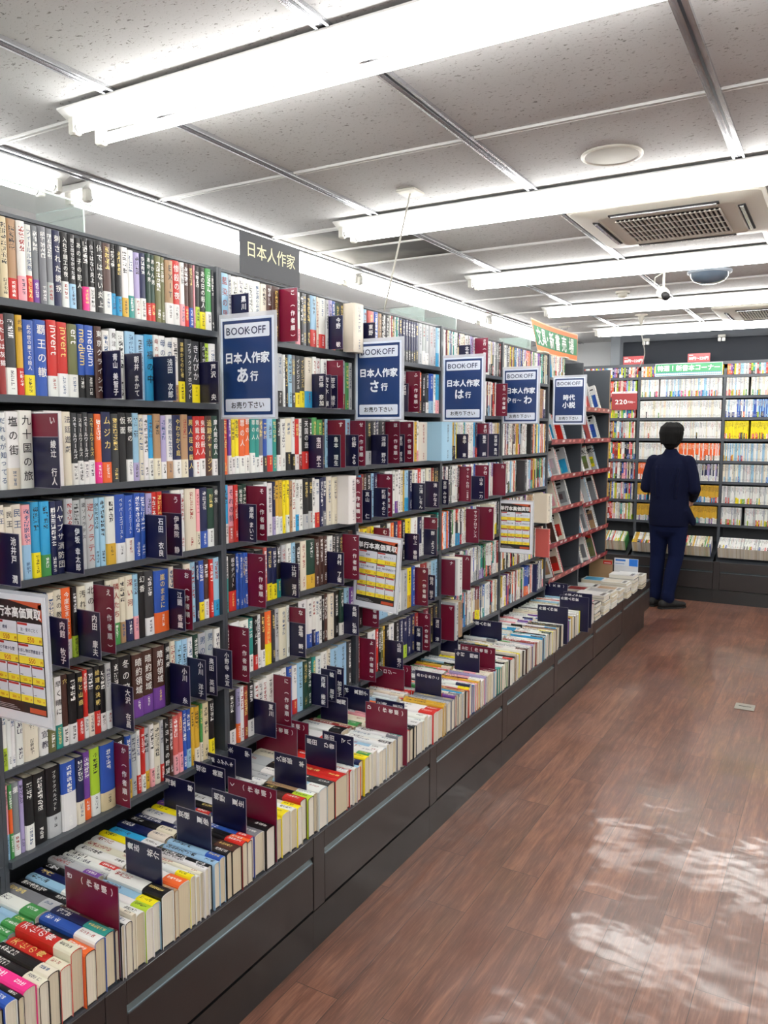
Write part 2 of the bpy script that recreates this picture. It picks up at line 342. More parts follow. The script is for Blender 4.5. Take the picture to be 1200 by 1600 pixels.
TRAY_CARDS = [
  ('f', 1.208, -1.585, -1.407, 'き（作者順）', 'M'),
  ('f', 1.375, -1.57, -1.438, '貴志 祐介', 'N'),
  ('f', 1.564, -1.571, -1.459, '京極 夏彦', 'N'),
  ('f', 1.715, -1.565, -1.436, '桐野 夏生', 'N'),
  ('f', 1.799, -1.569, -1.402, 'く（作者順）', 'M'),
  ('f', 2.003, -1.574, -1.448, '久坂部 羊', 'N'),
  ('f', 2.154, -1.57, -1.446, '原田 ひ香', 'N'),
  ('f', 2.245, -1.538, -1.417, '原田 マハ', 'N'),
  ('f', 2.586, -1.567, -1.385, 'ひ（作者順）', 'M'),
  ('f', 2.642, -1.541, -1.437, '三崎 亜記', 'N'),
  ('f', 3.044, -1.587, -1.469, 'あさのあつこ', 'N'),
  ('f', 3.442, -1.586, -1.448, '今村 翔吾', 'N'),
  ('f', 3.545, -1.592, -1.427, 'か行（作者順）', 'M'),
  ('f', 4.595, -1.573, -1.372, '外国人作家', 'N'),
  ('f', 4.952, -1.557, -1.333, '外国人作家', 'N'),
  ('f', 5.074, -1.564, -1.348, '外国人作家', 'N'),
  ('b', 1.703, -1.763, -1.635, '海堂 尊', 'N'),
  ('b', 1.802, -1.759, -1.614, '垣谷 美雨', 'N'),
  ('b', 1.91, -1.772, -1.643, '加藤 シゲアキ', 'N'),
  ('b', 1.989, -1.784, -1.647, '神永 学', 'N'),
  ('b', 2.211, -1.831, -1.615, 'ぬ（作者順）', 'M'),
  ('b', 2.268, -1.843, -1.587, 'は（作者順）', 'M'),
  ('b', 2.592, -1.781, -1.644, '馳 星周', 'N'),
  ('b', 2.715, -1.76, -1.625, '林 真理子', 'N'),
  ('b', 3.013, -1.822, -1.627, 'アンソロジー', 'M'),
  ('b', 3.087, -1.818, -1.632, 'よ（作者順）', 'M'),
  ('b', 3.683, -1.807, -1.677, '浅田 次郎', 'N'),
  ('b', 4.059, -1.753, -1.603, '外国人作家', 'N'),
  ('b', 5.341, -1.791, -1.607, '雑学（文芸）', 'N'),
]

# ------------------------------------------------------------------ floor, walls, ceiling
def floor_mat():
    m,N,Lk,P=newmat('wood_plank_vinyl')
    tc=N.new('ShaderNodeTexCoord')
    sp=N.new('ShaderNodeSeparateXYZ'); Lk.new(tc.outputs['Object'],sp.inputs[0])
    sw=N.new('ShaderNodeCombineXYZ'); Lk.new(sp.outputs[1],sw.inputs[0]); Lk.new(sp.outputs[0],sw.inputs[1])
    br=N.new('ShaderNodeTexBrick'); Lk.new(sw.outputs[0],br.inputs['Vector']); br.offset=.37; br.offset_frequency=2
    br.inputs['Scale'].default_value=1; br.inputs['Brick Width'].default_value=.92; br.inputs['Row Height'].default_value=.152
    br.inputs['Mortar Size'].default_value=.0012; br.inputs['Mortar Smooth'].default_value=.2; br.inputs['Bias'].default_value=0
    br.inputs['Color1'].default_value=(0,0,0,1); br.inputs['Color2'].default_value=(1,1,1,1); br.inputs['Mortar'].default_value=(.5,.5,.5,1)
    # grain stretched along the planks, shifted for every plank
    mp=N.new('ShaderNodeMapping'); mp.inputs['Scale'].default_value=(16,1.3,1); Lk.new(tc.outputs['Object'],mp.inputs[0])
    off=N.new('ShaderNodeVectorMath'); off.operation='SCALE'; off.inputs['Scale'].default_value=37.0; Lk.new(br.outputs['Color'],off.inputs[0])
    ad=N.new('ShaderNodeVectorMath'); Lk.new(mp.outputs[0],ad.inputs[0]); Lk.new(off.outputs[0],ad.inputs[1])
    n1=N.new('ShaderNodeTexNoise'); n1.inputs['Scale'].default_value=1.6; n1.inputs['Detail'].default_value=7; n1.inputs['Roughness'].default_value=.62; n1.inputs['Distortion'].default_value=.8
    Lk.new(ad.outputs[0],n1.inputs['Vector'])
    n2=N.new('ShaderNodeTexNoise'); n2.inputs['Scale'].default_value=9; n2.inputs['Detail'].default_value=4; Lk.new(ad.outputs[0],n2.inputs['Vector'])
    cr=N.new('ShaderNodeValToRGB'); e=cr.color_ramp.elements
    e[0].position=.25; e[0].color=L4((66,38,28)); e[1].position=.75; e[1].color=L4((152,104,80))
    x=cr.color_ramp.elements.new(.5); x.color=L4((106,66,50))
    mixf=mathn(N,Lk,'ADD',mathn(N,Lk,'MULTIPLY',n1.outputs['Fac'],.72),mathn(N,Lk,'MULTIPLY',n2.outputs['Fac'],.28))
    mixf=mathn(N,Lk,'ADD',mixf,mathn(N,Lk,'MULTIPLY',mathn(N,Lk,'SUBTRACT',br.outputs['Color'],.5),.13))
    Lk.new(mixf,cr.inputs[0])
    # fine pale pores
    mp2=N.new('ShaderNodeMapping'); mp2.inputs['Scale'].default_value=(260,9,1); Lk.new(tc.outputs['Object'],mp2.inputs[0])
    n3=N.new('ShaderNodeTexNoise'); n3.inputs['Scale'].default_value=1; n3.inputs['Detail'].default_value=3; Lk.new(mp2.outputs[0],n3.inputs['Vector'])
    po=N.new('ShaderNodeMapRange'); po.inputs[1].default_value=.56; po.inputs[2].default_value=.72; po.inputs[3].default_value=0; po.inputs[4].default_value=.42
    Lk.new(n3.outputs['Fac'],po.inputs[0])
    m1=N.new('ShaderNodeMix'); m1.data_type='RGBA'; Lk.new(po.outputs[0],m1.inputs[0]); Lk.new(cr.outputs[0],m1.inputs[6]); m1.inputs[7].default_value=L4((158,112,88))
    m2=N.new('ShaderNodeMix'); m2.data_type='RGBA'; Lk.new(br.outputs['Fac'],m2.inputs[0]); Lk.new(m1.outputs[2],m2.inputs[6]); m2.inputs[7].default_value=L4((52,32,26))
    # worn wax: dull grey film in patches
    n4=N.new('ShaderNodeTexNoise'); n4.inputs['Scale'].default_value=1.5; n4.inputs['Detail'].default_value=3; n4.inputs['Roughness'].default_value=.5; Lk.new(tc.outputs['Object'],n4.inputs['Vector'])
    wx=N.new('ShaderNodeMapRange'); wx.inputs[1].default_value=.42; wx.inputs[2].default_value=.66; wx.inputs[3].default_value=0; wx.inputs[4].default_value=.22
    Lk.new(n4.outputs['Fac'],wx.inputs[0])
    m3=N.new('ShaderNodeMix'); m3.data_type='RGBA'; Lk.new(wx.outputs[0],m3.inputs[0]); Lk.new(m2.outputs[2],m3.inputs[6]); m3.inputs[7].default_value=L4((128,106,100))
    Lk.new(m3.outputs[2],P.inputs['Base Color'])
    ro=N.new('ShaderNodeMapRange'); ro.inputs[1].default_value=.35; ro.inputs[2].default_value=.68; ro.inputs[3].default_value=.50; ro.inputs[4].default_value=.34
    n5=N.new('ShaderNodeTexNoise'); n5.inputs['Scale'].default_value=1.4; n5.inputs['Detail'].default_value=3; Lk.new(tc.outputs['Object'],n5.inputs['Vector'])
    Lk.new(n5.outputs['Fac'],ro.inputs[0]); Lk.new(ro.outputs[0],P.inputs['Roughness'])
    P.inputs['Specular IOR Level'].default_value=.5
    # polished wax film, thicker where the floor is walked on less
    n8=N.new('ShaderNodeTexNoise'); n8.inputs['Scale'].default_value=1.1; n8.inputs['Detail'].default_value=4; Lk.new(tc.outputs['Object'],n8.inputs['Vector'])
    cw=N.new('ShaderNodeMapRange'); cw.inputs[1].default_value=.38; cw.inputs[2].default_value=.62; cw.inputs[3].default_value=.25; cw.inputs[4].default_value=1.0
    Lk.new(n8.outputs['Fac'],cw.inputs[0]); Lk.new(cw.outputs[0],P.inputs['Coat Weight'])
    P.inputs['Coat Roughness'].default_value=.13; P.inputs['Coat IOR'].default_value=1.6
    n6=N.new('ShaderNodeTexNoise'); n6.inputs['Scale'].default_value=2.6; n6.inputs['Detail'].default_value=3; n6.inputs['Roughness'].default_value=.5; Lk.new(tc.outputs['Object'],n6.inputs['Vector'])
    n7=N.new('ShaderNodeTexNoise'); n7.inputs['Scale'].default_value=22; n7.inputs['Detail'].default_value=2; Lk.new(tc.outputs['Object'],n7.inputs['Vector'])
    hh=mathn(N,Lk,'ADD',n6.outputs['Fac'],mathn(N,Lk,'MULTIPLY',n7.outputs['Fac'],.035))
    hh=mathn(N,Lk,'ADD',hh,mathn(N,Lk,'MULTIPLY',br.outputs['Fac'],-.02))
    b=N.new('ShaderNodeBump'); b.inputs['Strength'].default_value=.5; b.inputs['Distance'].default_value=.02
    Lk.new(hh,b.inputs['Height']); Lk.new(b.outputs[0],P.inputs['Normal']); Lk.new(b.outputs[0],P.inputs['Coat Normal'])
    return m
def tile_mat():
    m,N,Lk,P=newmat('fissured_ceiling_tile')
    tc=N.new('ShaderNodeTexCoord')
    n1=N.new('ShaderNodeTexNoise'); n1.inputs['Scale'].default_value=150; n1.inputs['Detail'].default_value=3; Lk.new(tc.outputs['Object'],n1.inputs['Vector'])
    mp=N.new('ShaderNodeMapping'); mp.inputs['Scale'].default_value=(52,98,1); mp.inputs['Rotation'].default_value=(0,0,.5); Lk.new(tc.outputs['Object'],mp.inputs[0])
    n2=N.new('ShaderNodeTexNoise'); n2.inputs['Scale'].default_value=1.3; n2.inputs['Detail'].default_value=3; n2.inputs['Distortion'].default_value=.8; Lk.new(mp.outputs[0],n2.inputs['Vector'])
    a=N.new('ShaderNodeMapRange'); a.inputs[1].default_value=.62; a.inputs[2].default_value=.69; Lk.new(n2.outputs['Fac'],a.inputs[0])
    b1=N.new('ShaderNodeMapRange'); b1.inputs[1].default_value=.62; b1.inputs[2].default_value=.72; Lk.new(n1.outputs['Fac'],b1.inputs[0])
    k=mathn(N,Lk,'MAXIMUM',a.outputs[0],mathn(N,Lk,'MULTIPLY',b1.outputs[0],.35))
    mx=N.new('ShaderNodeMix'); mx.data_type='RGBA'; Lk.new(k,mx.inputs[0]); mx.inputs[6].default_value=L4((196,197,197)); mx.inputs[7].default_value=L4((128,127,124))
    Lk.new(mx.outputs[2],P.inputs['Base Color']); P.inputs['Roughness'].default_value=.9
    b=N.new('ShaderNodeBump'); b.inputs['Strength'].default_value=.35; b.inputs['Distance'].default_value=.004; b.invert=True
    Lk.new(k,b.inputs['Height']); Lk.new(b.outputs[0],P.inputs['Normal'])
    return m
FLOORM=floor_mat(); TILEM=tile_mat()
WALLM=plain('pale_grey_wall_paint',(220,222,224),.7,bump=(90,.1)); BOARDM=plain('smooth_white_ceiling_board',(226,227,227),.75,bump=(30,.05))
HEADM=plain('slate_blue_header_panel',(24,29,38),.42,0,.0,vary=.06); HEADM.node_tree.nodes['Principled BSDF'].inputs['Specular IOR Level'].default_value=.15
XL,XR,YN,YF,ZC=-3.75,3.4,-2.2,9.3,2.70

def struct(name,mb,mat):
    o=mb.build(name,mat); tag(o,kind='structure'); return o
b=MB(); b.box(XL,XR,YN,YF,-.1,0); struct('floor',b,FLOORM)
b=MB(); b.box(-2.69,XR,YN,YF,ZC,ZC+.08); struct('ceiling',b,TILEM)
b=MB(); b.box(XL,-2.6905,YN,YF,ZC-.005,ZC+.08); struct('ceiling',b,BOARDM)
b=MB(); b.box(XL-.1,XL,YN,YF,0,ZC+.08); struct('wall_left',b,WALLM)
b=MB(); b.box(XR,XR+.1,YN,YF,0,ZC+.08); struct('wall_right',b,WALLM)
b=MB(); b.box(XL,XR,YF,YF+.1,0,ZC+.08); struct('wall_back',b,WALLM)
b=MB(); b.box(XL,XR,YN-.1,YN,0,ZC+.08); struct('wall_front',b,WALLM)
# seams of the smooth board, behind the wall-side lamps
b=MB()
for y in (1.06,2.66,4.26,5.86,7.46): b.box(XL,-2.70,y-.006,y+.006,ZC-.009,ZC-.0045)
struct('trim_1',b,plain('board_seam',(185,185,185),.7))
# ceiling rails: long ones run down the shop, cross ones from side to side
b=MB()
LX=[-2.70,-1.965,-1.19,-.392,.41,1.21,2.01,2.81]
CYS=[-1.34,-.54,.26,1.06,1.862,2.66,3.46,4.262,5.06,5.86,6.66,7.46,8.26]
def rail(b,x0,x1,y0,y1,along):
    # shallow channel: two bright lips with a darker groove between
    if along=='y':
        b.box(x0,x1,y0,y1,ZC-.006,ZC-.0005); b.box(x0,x0+.008,y0,y1,ZC-.012,ZC-.006); b.box(x1-.008,x1,y0,y1,ZC-.012,ZC-.006)
    else:
        b.box(x0,x1,y0,y1,ZC-.005,ZC-.0005); b.box(x0,x1,y0,y0+.004,ZC-.009,ZC-.005); b.box(x0,x1,y1-.004,y1,ZC-.009,ZC-.005)
for x in LX: rail(b,x-.021,x+.021,YN,YF,'y')
struct('trim_2',b,ALU)
b=MB()
for y in CYS:
    for i in range(len(LX)): rail(b,LX[i]+.022,(LX[i+1] if i+1<len(LX) else XR)-.022,y-.011,y+.011,'x')
struct('trim_3',b,plain('white_rail',(214,214,212),.35,.1))
b=MB()
for i in range(len(LX)): b.box(LX[i]-.004,LX[i]+.004,YN,YF,ZC-.0068,ZC-.0058)
struct('trim_4',b,plain('dark_rail_groove',(58,62,70),.4,.3))

# header wall above the far bookcases
b=MB(); b.box(-2.14,XR,8.80,8.88,2.2,ZC-.001); struct('trim_5',b,plain('grey_header_wall',(88,93,100),.6))
b=MB()
for x0,x1 in ((-2.10,-.62),(-.60,.92),(.94,2.46)): b.bevbox(x0,x1,8.772,8.798,2.23,2.625,.004)
struct('trim_6',b,HEADM)
b=MB(); b.box(-2.24,-2.141,8.80,8.98,0,ZC-.001); struct('trim_7',b,plain('grey_pilaster',(120,125,131),.6))

# ------------------------------------------------------------------ fluorescent fittings
def tube_mat():
    m=bpy.data.materials.new('fluorescent_tube'); m.use_nodes=True; N=m.node_tree.nodes; N.clear()
    e=N.new('ShaderNodeEmission'); e.inputs[0].default_value=(1.0,.985,.95,1); e.inputs[1].default_value=TUBE_STRENGTH
    o=N.new('ShaderNodeOutputMaterial'); m.node_tree.links.new(e.outputs[0],o.inputs[0]); return m
TUBEM=tube_mat()
def make_lamp(ln):
    """twin-tube batten, long axis +x from the origin (origin on the ceiling)"""
    r=empty('fluorescent_light')
    b=MB(); 
    prof=[(-.098,-.010),(-.098,-.016),(-.060,-.034),(.060,-.034),(.098,-.016),(.098,-.010)]
    rings=[[(x,y,z) for y,z in prof] for x in (0,ln)]
    b.loft(rings,cap=True); b.build('reflector_body',WHITEM,r)
    b=MB(); b.box(.05,ln-.05,-.05,.05,-.0098,-.0005); b.build('mounting_plate',WHITEM,r)
    for y in (-.052,.052):
        for x,s in ((.012,1),(ln-.012,-1)):
            b=MB(); b.bevbox(min(x,x+s*.03),max(x,x+s*.03),y-.017,y+.017,-.084,-.030,.005); b.build('socket',WHITEP,r)
        for q0,q1 in ((.040,.052),(ln-.052,ln-.040)):
            b=MB(); b.tube([(q0,y,-.064),(q1,y,-.064)],.014,12); b.build('tube_cap',ALU,r)
        b=MB(); b.tube([(.052,y,-.064),(ln-.052,y,-.064)],.0158,12); b.build('tube',TUBEM,r)
    return r
def dup(root, mat, name=None):
    c=root.copy(); COL.objects.link(c); c.matrix_world=mat
    for ch in list(root.children):
        d=ch.copy(); COL.objects.link(d); d.parent=c
        for g in list(ch.children):
            e=g.copy(); COL.objects.link(e); e.parent=d
    for k in ('label','group','category','kind'):
        if k in c: del c[k]
    return c
LY=[(-1.35,None),(.25,None),(1.852,'large twin-tube ceiling light nearest the camera, across the aisle at the top'),  # rows without text are unseen lamps, continued past the camera for illumination
    (3.42,'twin-tube ceiling light just in front of the air conditioner, over the second divider sign'),
    (4.97,'twin-tube ceiling light just behind the nearest air conditioner'),
    (6.50,'twin-tube ceiling light behind the smoked dome and the small camera'),
    (8.05,'farthest twin-tube ceiling light, right before the dark header wall')]
LAMPL=2.38
L0=make_lamp(LAMPL); used=False
T=Matrix.Translation
def place_lamp(mat,label):
    global used
    if not used: o=L0; o.matrix_world=mat; used=True
    else: o=dup(L0,mat)
    tag(o,label,'ceiling light','fluorescent ceiling lights'); return o
ORD=['left','right']
for y,l in LY:
    for k in range(2):
        x0=-2.205+k*2.42
        if l is None: lb='unseen twin-tube ceiling light behind the camera, '+('over the shelf side' if k==0 else 'over the far right')+(', farther back' if y<0 else ', nearer')
        else: lb=l if k==0 else l.replace('twin-tube','twin-tube right-hand',1)[:200]
        if k==1: lb='right-hand ceiling light continuing the row of the '+['','','nearest light','light before the air conditioner','light behind the air conditioner','light behind the smoked dome','farthest light'][LY.index((y,l))] if l else lb
        place_lamp(T((x0,y,ZC)),lb)
WL=[(-2.14,'unseen wall-side ceiling light behind the camera'),(.08,'wall-side ceiling light over the nearest bookcase, cut by the left edge'),  # lamp behind the camera is unseen, added to the row for illumination
    (2.30,'wall-side ceiling light above the dark sign on the bookcase top'),(4.44,'wall-side ceiling light behind the hanging white cord'),(6.62,'farthest wall-side ceiling light, ending behind the green banner')]
L1=make_lamp(2.13); first=True
for y,l in WL:
    mt=T((-2.81,y,ZC))@Matrix.Rotation(math.pi/2,4,'Z')
    if first: o=L1; o.matrix_world=mt; first=False
    else: o=dup(L1,mt)
    tag(o,l,'ceiling light','fluorescent lights along the shelf side')

# ------------------------------------------------------------------ bookcases on the left and their drawer bases
XF,XB,XT=-1.753,-1.985,-1.402
YD=[-.50,.33,1.155,1.985,2.815,3.62,4.44,5.285,6.09,6.90]
ZB=[1.993,1.764,1.534,1.305,1.072,.838,.605]
BAYNAME=['bookcase behind the camera','bookcase beside the camera','nearest bookcase','second bookcase','third bookcase','fourth bookcase','fifth bookcase','first magazine bookcase','last magazine bookcase']
def bookcase(i):
    y0,y1=YD[i]+.0004,YD[i+1]-.0004
    r=empty('bookcase',(XF,(y0+y1)/2,0))
    mag=i>=7
    lab={0:'slate grey bookcase behind the camera, full of novels',1:'slate grey bookcase beside the camera, left of the picture',2:'slate grey bookcase nearest the camera, seven shelves of novels',
         3:'slate grey bookcase behind the first blue sign, seven shelves of novels',4:'slate grey bookcase between the second and third blue signs',
         5:'slate grey bookcase between the third and fourth blue signs',6:'slate grey bookcase between the fourth and fifth blue signs',
         7:'slate grey magazine bookcase with red price strips, just past the fifth blue sign',8:'slate grey magazine bookcase with red price strips at the end of the row'}[i]
    tag(r,lab,'bookcase','bookcases along the left side')
    P=Matrix.Translation(-Vector(r.location))
    def part(name,mb,mat): o=mb.build(name,mat,r); o.matrix_local=P; return o
    for a,bb in ((y0,y0+.0115),(y1-.0115,y1)):
        b=MB(); b.box(XB,XF,a,bb,.392,2.198); 
        if i==8 and bb==y1: (part('side_panel',b,SLATE), (lambda q:(q.box(XF,XF+.006,a,bb,.392,2.198),part('edge_strip',q,plain('brown_edge_strip',(150,122,98),.5))))(MB()))
        else: part('side_panel',b,SLATE)
    b=MB(); b.box(XB-.012,XB,y0,y1,.393,2.252); part('back_panel',b,DARKP)
    b=MB(); b.box(XB-.014,XB+.004,y0,y1,2.2525,2.262); part('top_rail',b,ALU if False else SLATE)
    zs=ZB if not mag else [2.04,1.86 if i==8 else 1.86,1.612,1.362,1.12,.884,.642]
    if i==7: zs=[2.045,1.612,1.362,1.132,.886,.642]
    if i==8: zs=[1.855,1.612,1.362,1.112,.880,.640]
    for k,z in enumerate(zs):
        b=MB(); xf=XF+.0015 if k<len(zs)-1 else XF+.012
        if mag and not(i==7 and k==0): xf=XF+.02
        b.box(XB,xf-.0045,y0+.012,y1-.012,z-.0165,z) if not(mag and not(i==7 and k==0)) else b.loft([[(XB+.002,y,z-.075),(XB+.002,y,z-.062),(xf-.0045,y,z),(xf-.0045,y,z-.013)] for y in (y0+.012,y1-.012)],cap=True)
        b.box(xf-.004,xf,y0+.012,y1-.012,z-.0165,z+.002)
        sh=part('shelf',b,SLATE)
        if mag and not(i==7 and k==0):
            b=MB(); rng=random.Random(i*10+k)
            b.face([(xf+.001,y0+.012,z-.024),(xf+.001,y1-.012,z-.024),(xf+.006,y1-.012,z+.012),(xf+.006,y0+.012,z+.012)],lin((150,50,52)))
            n=5
            for q in range(n):
                yy=y0+.05+(y1-y0-.1)*(q+.5)/n+rng.uniform(-.03,.03)
                c=lin(rng.choice([(225,150,140),(238,225,220),(214,120,112)]))
                b.face([(xf+.0022,yy-.028,z-.014),(xf+.0022,yy+.028,z-.014),(xf+.0062,yy+.028,z+.006),(xf+.0062,yy-.028,z+.006)],c)
            po=b.build('price_strip',SIGN,sh); 
    return r
for i in range(9): bookcase(i)

def base_unit(i):
    y0,y1=YD[i]+.0004,YD[i+1]-.0004
    if i==8: y1=7.10
    r=empty('drawer_base',(XT,(y0+y1)/2,0))
    where=['behind the camera','beside the camera','nearest the camera with drawer','under the first blue sign','under the second poster','below the third blue sign','below the fourth blue sign','below the magazine bookcase','at the far end of the tray'][i]
    tag(r,'dark brown-grey drawer base under the book tray, '+where,'cabinet','drawer bases along the left side')
    P=Matrix.Translation(-Vector(r.location))
    def part(name,mb,mat): o=mb.build(name,mat,r); o.matrix_local=P; return o
    b=MB(); b.box(XB,XT-.02,y0,y1,.131,.385); part('carcass',b,BASEM)
    b=MB(); b.box(XB,XT-.0015,y0,y1,.3855,.3925); part('tray_floor',b,SLATE)
    b=MB(); b.bevbox(XT-.0195,XT,y0,y0+.062,.136,.385,.0015); part('post',b,BASEM)
    b=MB(); b.bevbox(XT-.0195,XT-.001,y0+.0625,y1,.322,.385,.0015); part('fascia',b,BASEM)
    b=MB(); b.bevbox(XT-.0195,XT-.001,y0+.064,y1-.002,.140,.300,.002); d=part('drawer',b,BASEM)
    b=MB()
    b.loft([[(XT-.001,y,.300),(XT-.0035,y,.3035),(XT-.0185,y,.3035),(XT-.0185,y,.3005)] for y in (y0+.064,y1-.002)],cap=True,m=0)
    b.loft([[(XT-.0035,y,.3037),(XT-.0175,y,.3215),(XT-.0185,y,.3215),(XT-.0185,y,.3037)] for y in (y0+.064,y1-.002)],cap=True,m=0)
    g=b.build('grip_channel',GRIP,d)
    b=MB(); b.loft([[(XT-.0005,y,.2985),(XT-.0005,y,.3025),(XT-.003,y,.3040),(XT-.0045,y,.3040)] for y in (y0+.066,y1-.004)],cap=True); b.build('grip_edge',GRIPLIT,d)
    b=MB(); b.box(XB,XT-.003 if i<8 else XT-.012,y0,y1 if i<8 else 6.95,0,.1305); part('plinth',b,PLINTH)
    return r
for i in range(9): base_unit(i)

# ------------------------------------------------------------------ books
PAL={'W':(228,229,226),'w':(222,215,196),'I':(208,194,158),'g':(176,180,182),'G':(118,121,126),'D':(50,52,55),'K':(13,13,16),'R':(196,38,30),'r':(142,42,40),
     'M':(104,20,44),'P':(232,160,168),'H':(236,48,138),'B':(38,80,168),'N':(20,28,72),'L':(148,188,214),'C':(44,152,200),'T':(38,140,132),'E':(66,142,74),'e':(26,60,48),
     'l':(166,196,48),'O':(228,100,40),'Y':(236,218,24),'y':(206,164,48),'t':(168,134,98),'b':(72,42,34),'V':(112,62,150),'v':(164,155,196),'o':(104,106,64),'s':(200,92,86)}
CN={'W':'white','w':'cream','I':'beige','g':'light grey','G':'grey','D':'dark grey','K':'black','R':'red','r':'dark red','M':'maroon','P':'pink','H':'magenta','B':'blue','N':'navy',
    'L':'pale blue','C':'sky blue','T':'teal','E':'green','e':'dark green','l':'lime','O':'orange','Y':'yellow','y':'mustard','t':'tan','b':'brown','V':'purple','v':'lilac','o':'olive','s':'salmon'}
DARKSET='GDKRrMBNTEebVoHOs'
def colr(code,rng,j=.06):
    c=lin(PAL[code]); f=1+rng.uniform(-j,j); return tuple(min(1,max(0,x*f*(1+rng.uniform(-j/2,j/2)))) for x in c)
def inkfor(code,rng):
    if code in DARKSET: return lin(rng.choice([(235,235,230),(235,235,230),(230,205,120),(240,240,240)]))
    if code in 'Yyl': return lin((30,30,30))
    return lin(rng.choice([(30,30,34),(30,30,34),(60,60,80),(150,50,45),(50,80,120)]))

_gl={}
def glyph(ch,bold=.018):
    key=(ch,bold)
    if key in _gl: return _gl[key]
    if bold>.013:
        # heavy weight: the regular outline drawn four times with small shifts, which never breaks the fill
        V,F,bb=glyph(ch,.0); d=bold*.8; VV=[];FF=[]
        for dx,dy in ((-d,0),(d,0),(0,-d),(0,d)):
            n=len(VV); VV+=[(x+dx,y+dy) for x,y in V]; FF+=[tuple(i+n for i in f) for f in F]
        _gl[key]=(VV,FF,(bb[0]-d,bb[1]+d,bb[2]-d,bb[3]+d)); return _gl[key]
    cu=bpy.data.curves.new('g','FONT'); cu.body=ch; cu.size=1.0; cu.offset=bold*.5; cu.resolution_u=2; cu.fill_mode='FRONT'
    ob=bpy.data.objects.new('g',cu); COL.objects.link(ob)
    dg=bpy.context.evaluated_depsgraph_get(); me=bpy.data.meshes.new_from_object(ob.evaluated_get(dg))
    V=[(v.co.x,v.co.y) for v in me.vertices]; F=[tuple(p.vertices) for p in me.polygons]
    bpy.data.objects.remove(ob); bpy.data.curves.remove(cu); bpy.data.meshes.remove(me)
    if V:
        xs=[v[0] for v in V]; ys=[v[1] for v in V]; bb=(min(xs),max(xs),min(ys),max(ys))
    else: bb=(0,.5,0,.5)
    _gl[key]=(V,F,bb); return _gl[key]
def put_glyph(mb,ch,cx,cy,size,col,z=.0006,rot=0,bold=.018,frame=None,m=0,sx=1.0,fit=False):
    """one character centred at cx,cy in the local plane; frame maps (x,y,z) to the mesh's axes"""
    V,F,bb=glyph(ch,bold)
    if not V: return
    w,h=bb[1]-bb[0],bb[3]-bb[2]
    ox,oy=(bb[0]+bb[1])/2,(bb[2]+bb[3])/2
    if not fit and ch in '一ー・、。…': pass
    c,s=math.cos(rot),math.sin(rot)
    P=[]; n0=len(V)//4 if bold>.013 else len(V)+1; z0=z
    for i,(x,y) in enumerate(V):
        z=z0+(i//n0)*.00008
        x=(x-ox)*size*sx; y=(y-oy)*size
        X=cx+c*x-s*y; Y=cy+s*x+c*y
        P.append(frame(X,Y,z) if frame else (X,Y,z))
    mb.faces(P,F,col,m)
ROTCH='ー（）〜～…―'
def vtext(mb,s,cx,ytop,pitch,size,col,z=.0006,frame=None,m=0,bold=.018):
    y=ytop
    for ch in s:
        if ch not in ' 　':
            put_glyph(mb,ch,cx,y-size/2,size,col,z,-math.pi/2 if ch in ROTCH else 0,bold,frame,m); y-=pitch
        else: y-=pitch*.6
    return y
def htext(mb,s,x0,y,size,col,z=.0006,frame=None,m=0,bold=.018,width=None,sp=1.0,sx=1.0):
    """horizontal line starting at x0; glyph advance from its own width; if width is given the line is scaled to fit"""
    adv=[]
    for ch in s:
        V,F,bb=glyph(ch,bold)
        adv.append(.45 if ch==' ' else (1.0 if ord(ch)>0x2e80 else (bb[1]-bb[0])+.09))
    tot=sum(adv)*size*sp*sx
    k=1.0
    if width: k=width/tot
    x=x0
    for ch,a in zip(s,adv):
        if ch!=' ':
            V,F,bb=glyph(ch,bold); cyy=y if ord(ch)>0x2e80 else y+((bb[2]+bb[3])/2-.36)*size
            put_glyph(mb,ch,x+a*size*sx*sp*k/2,cyy,size,col,z,0,bold,frame,m,sx*k if width else sx)
        x+=a*size*sx*sp*k
    return x

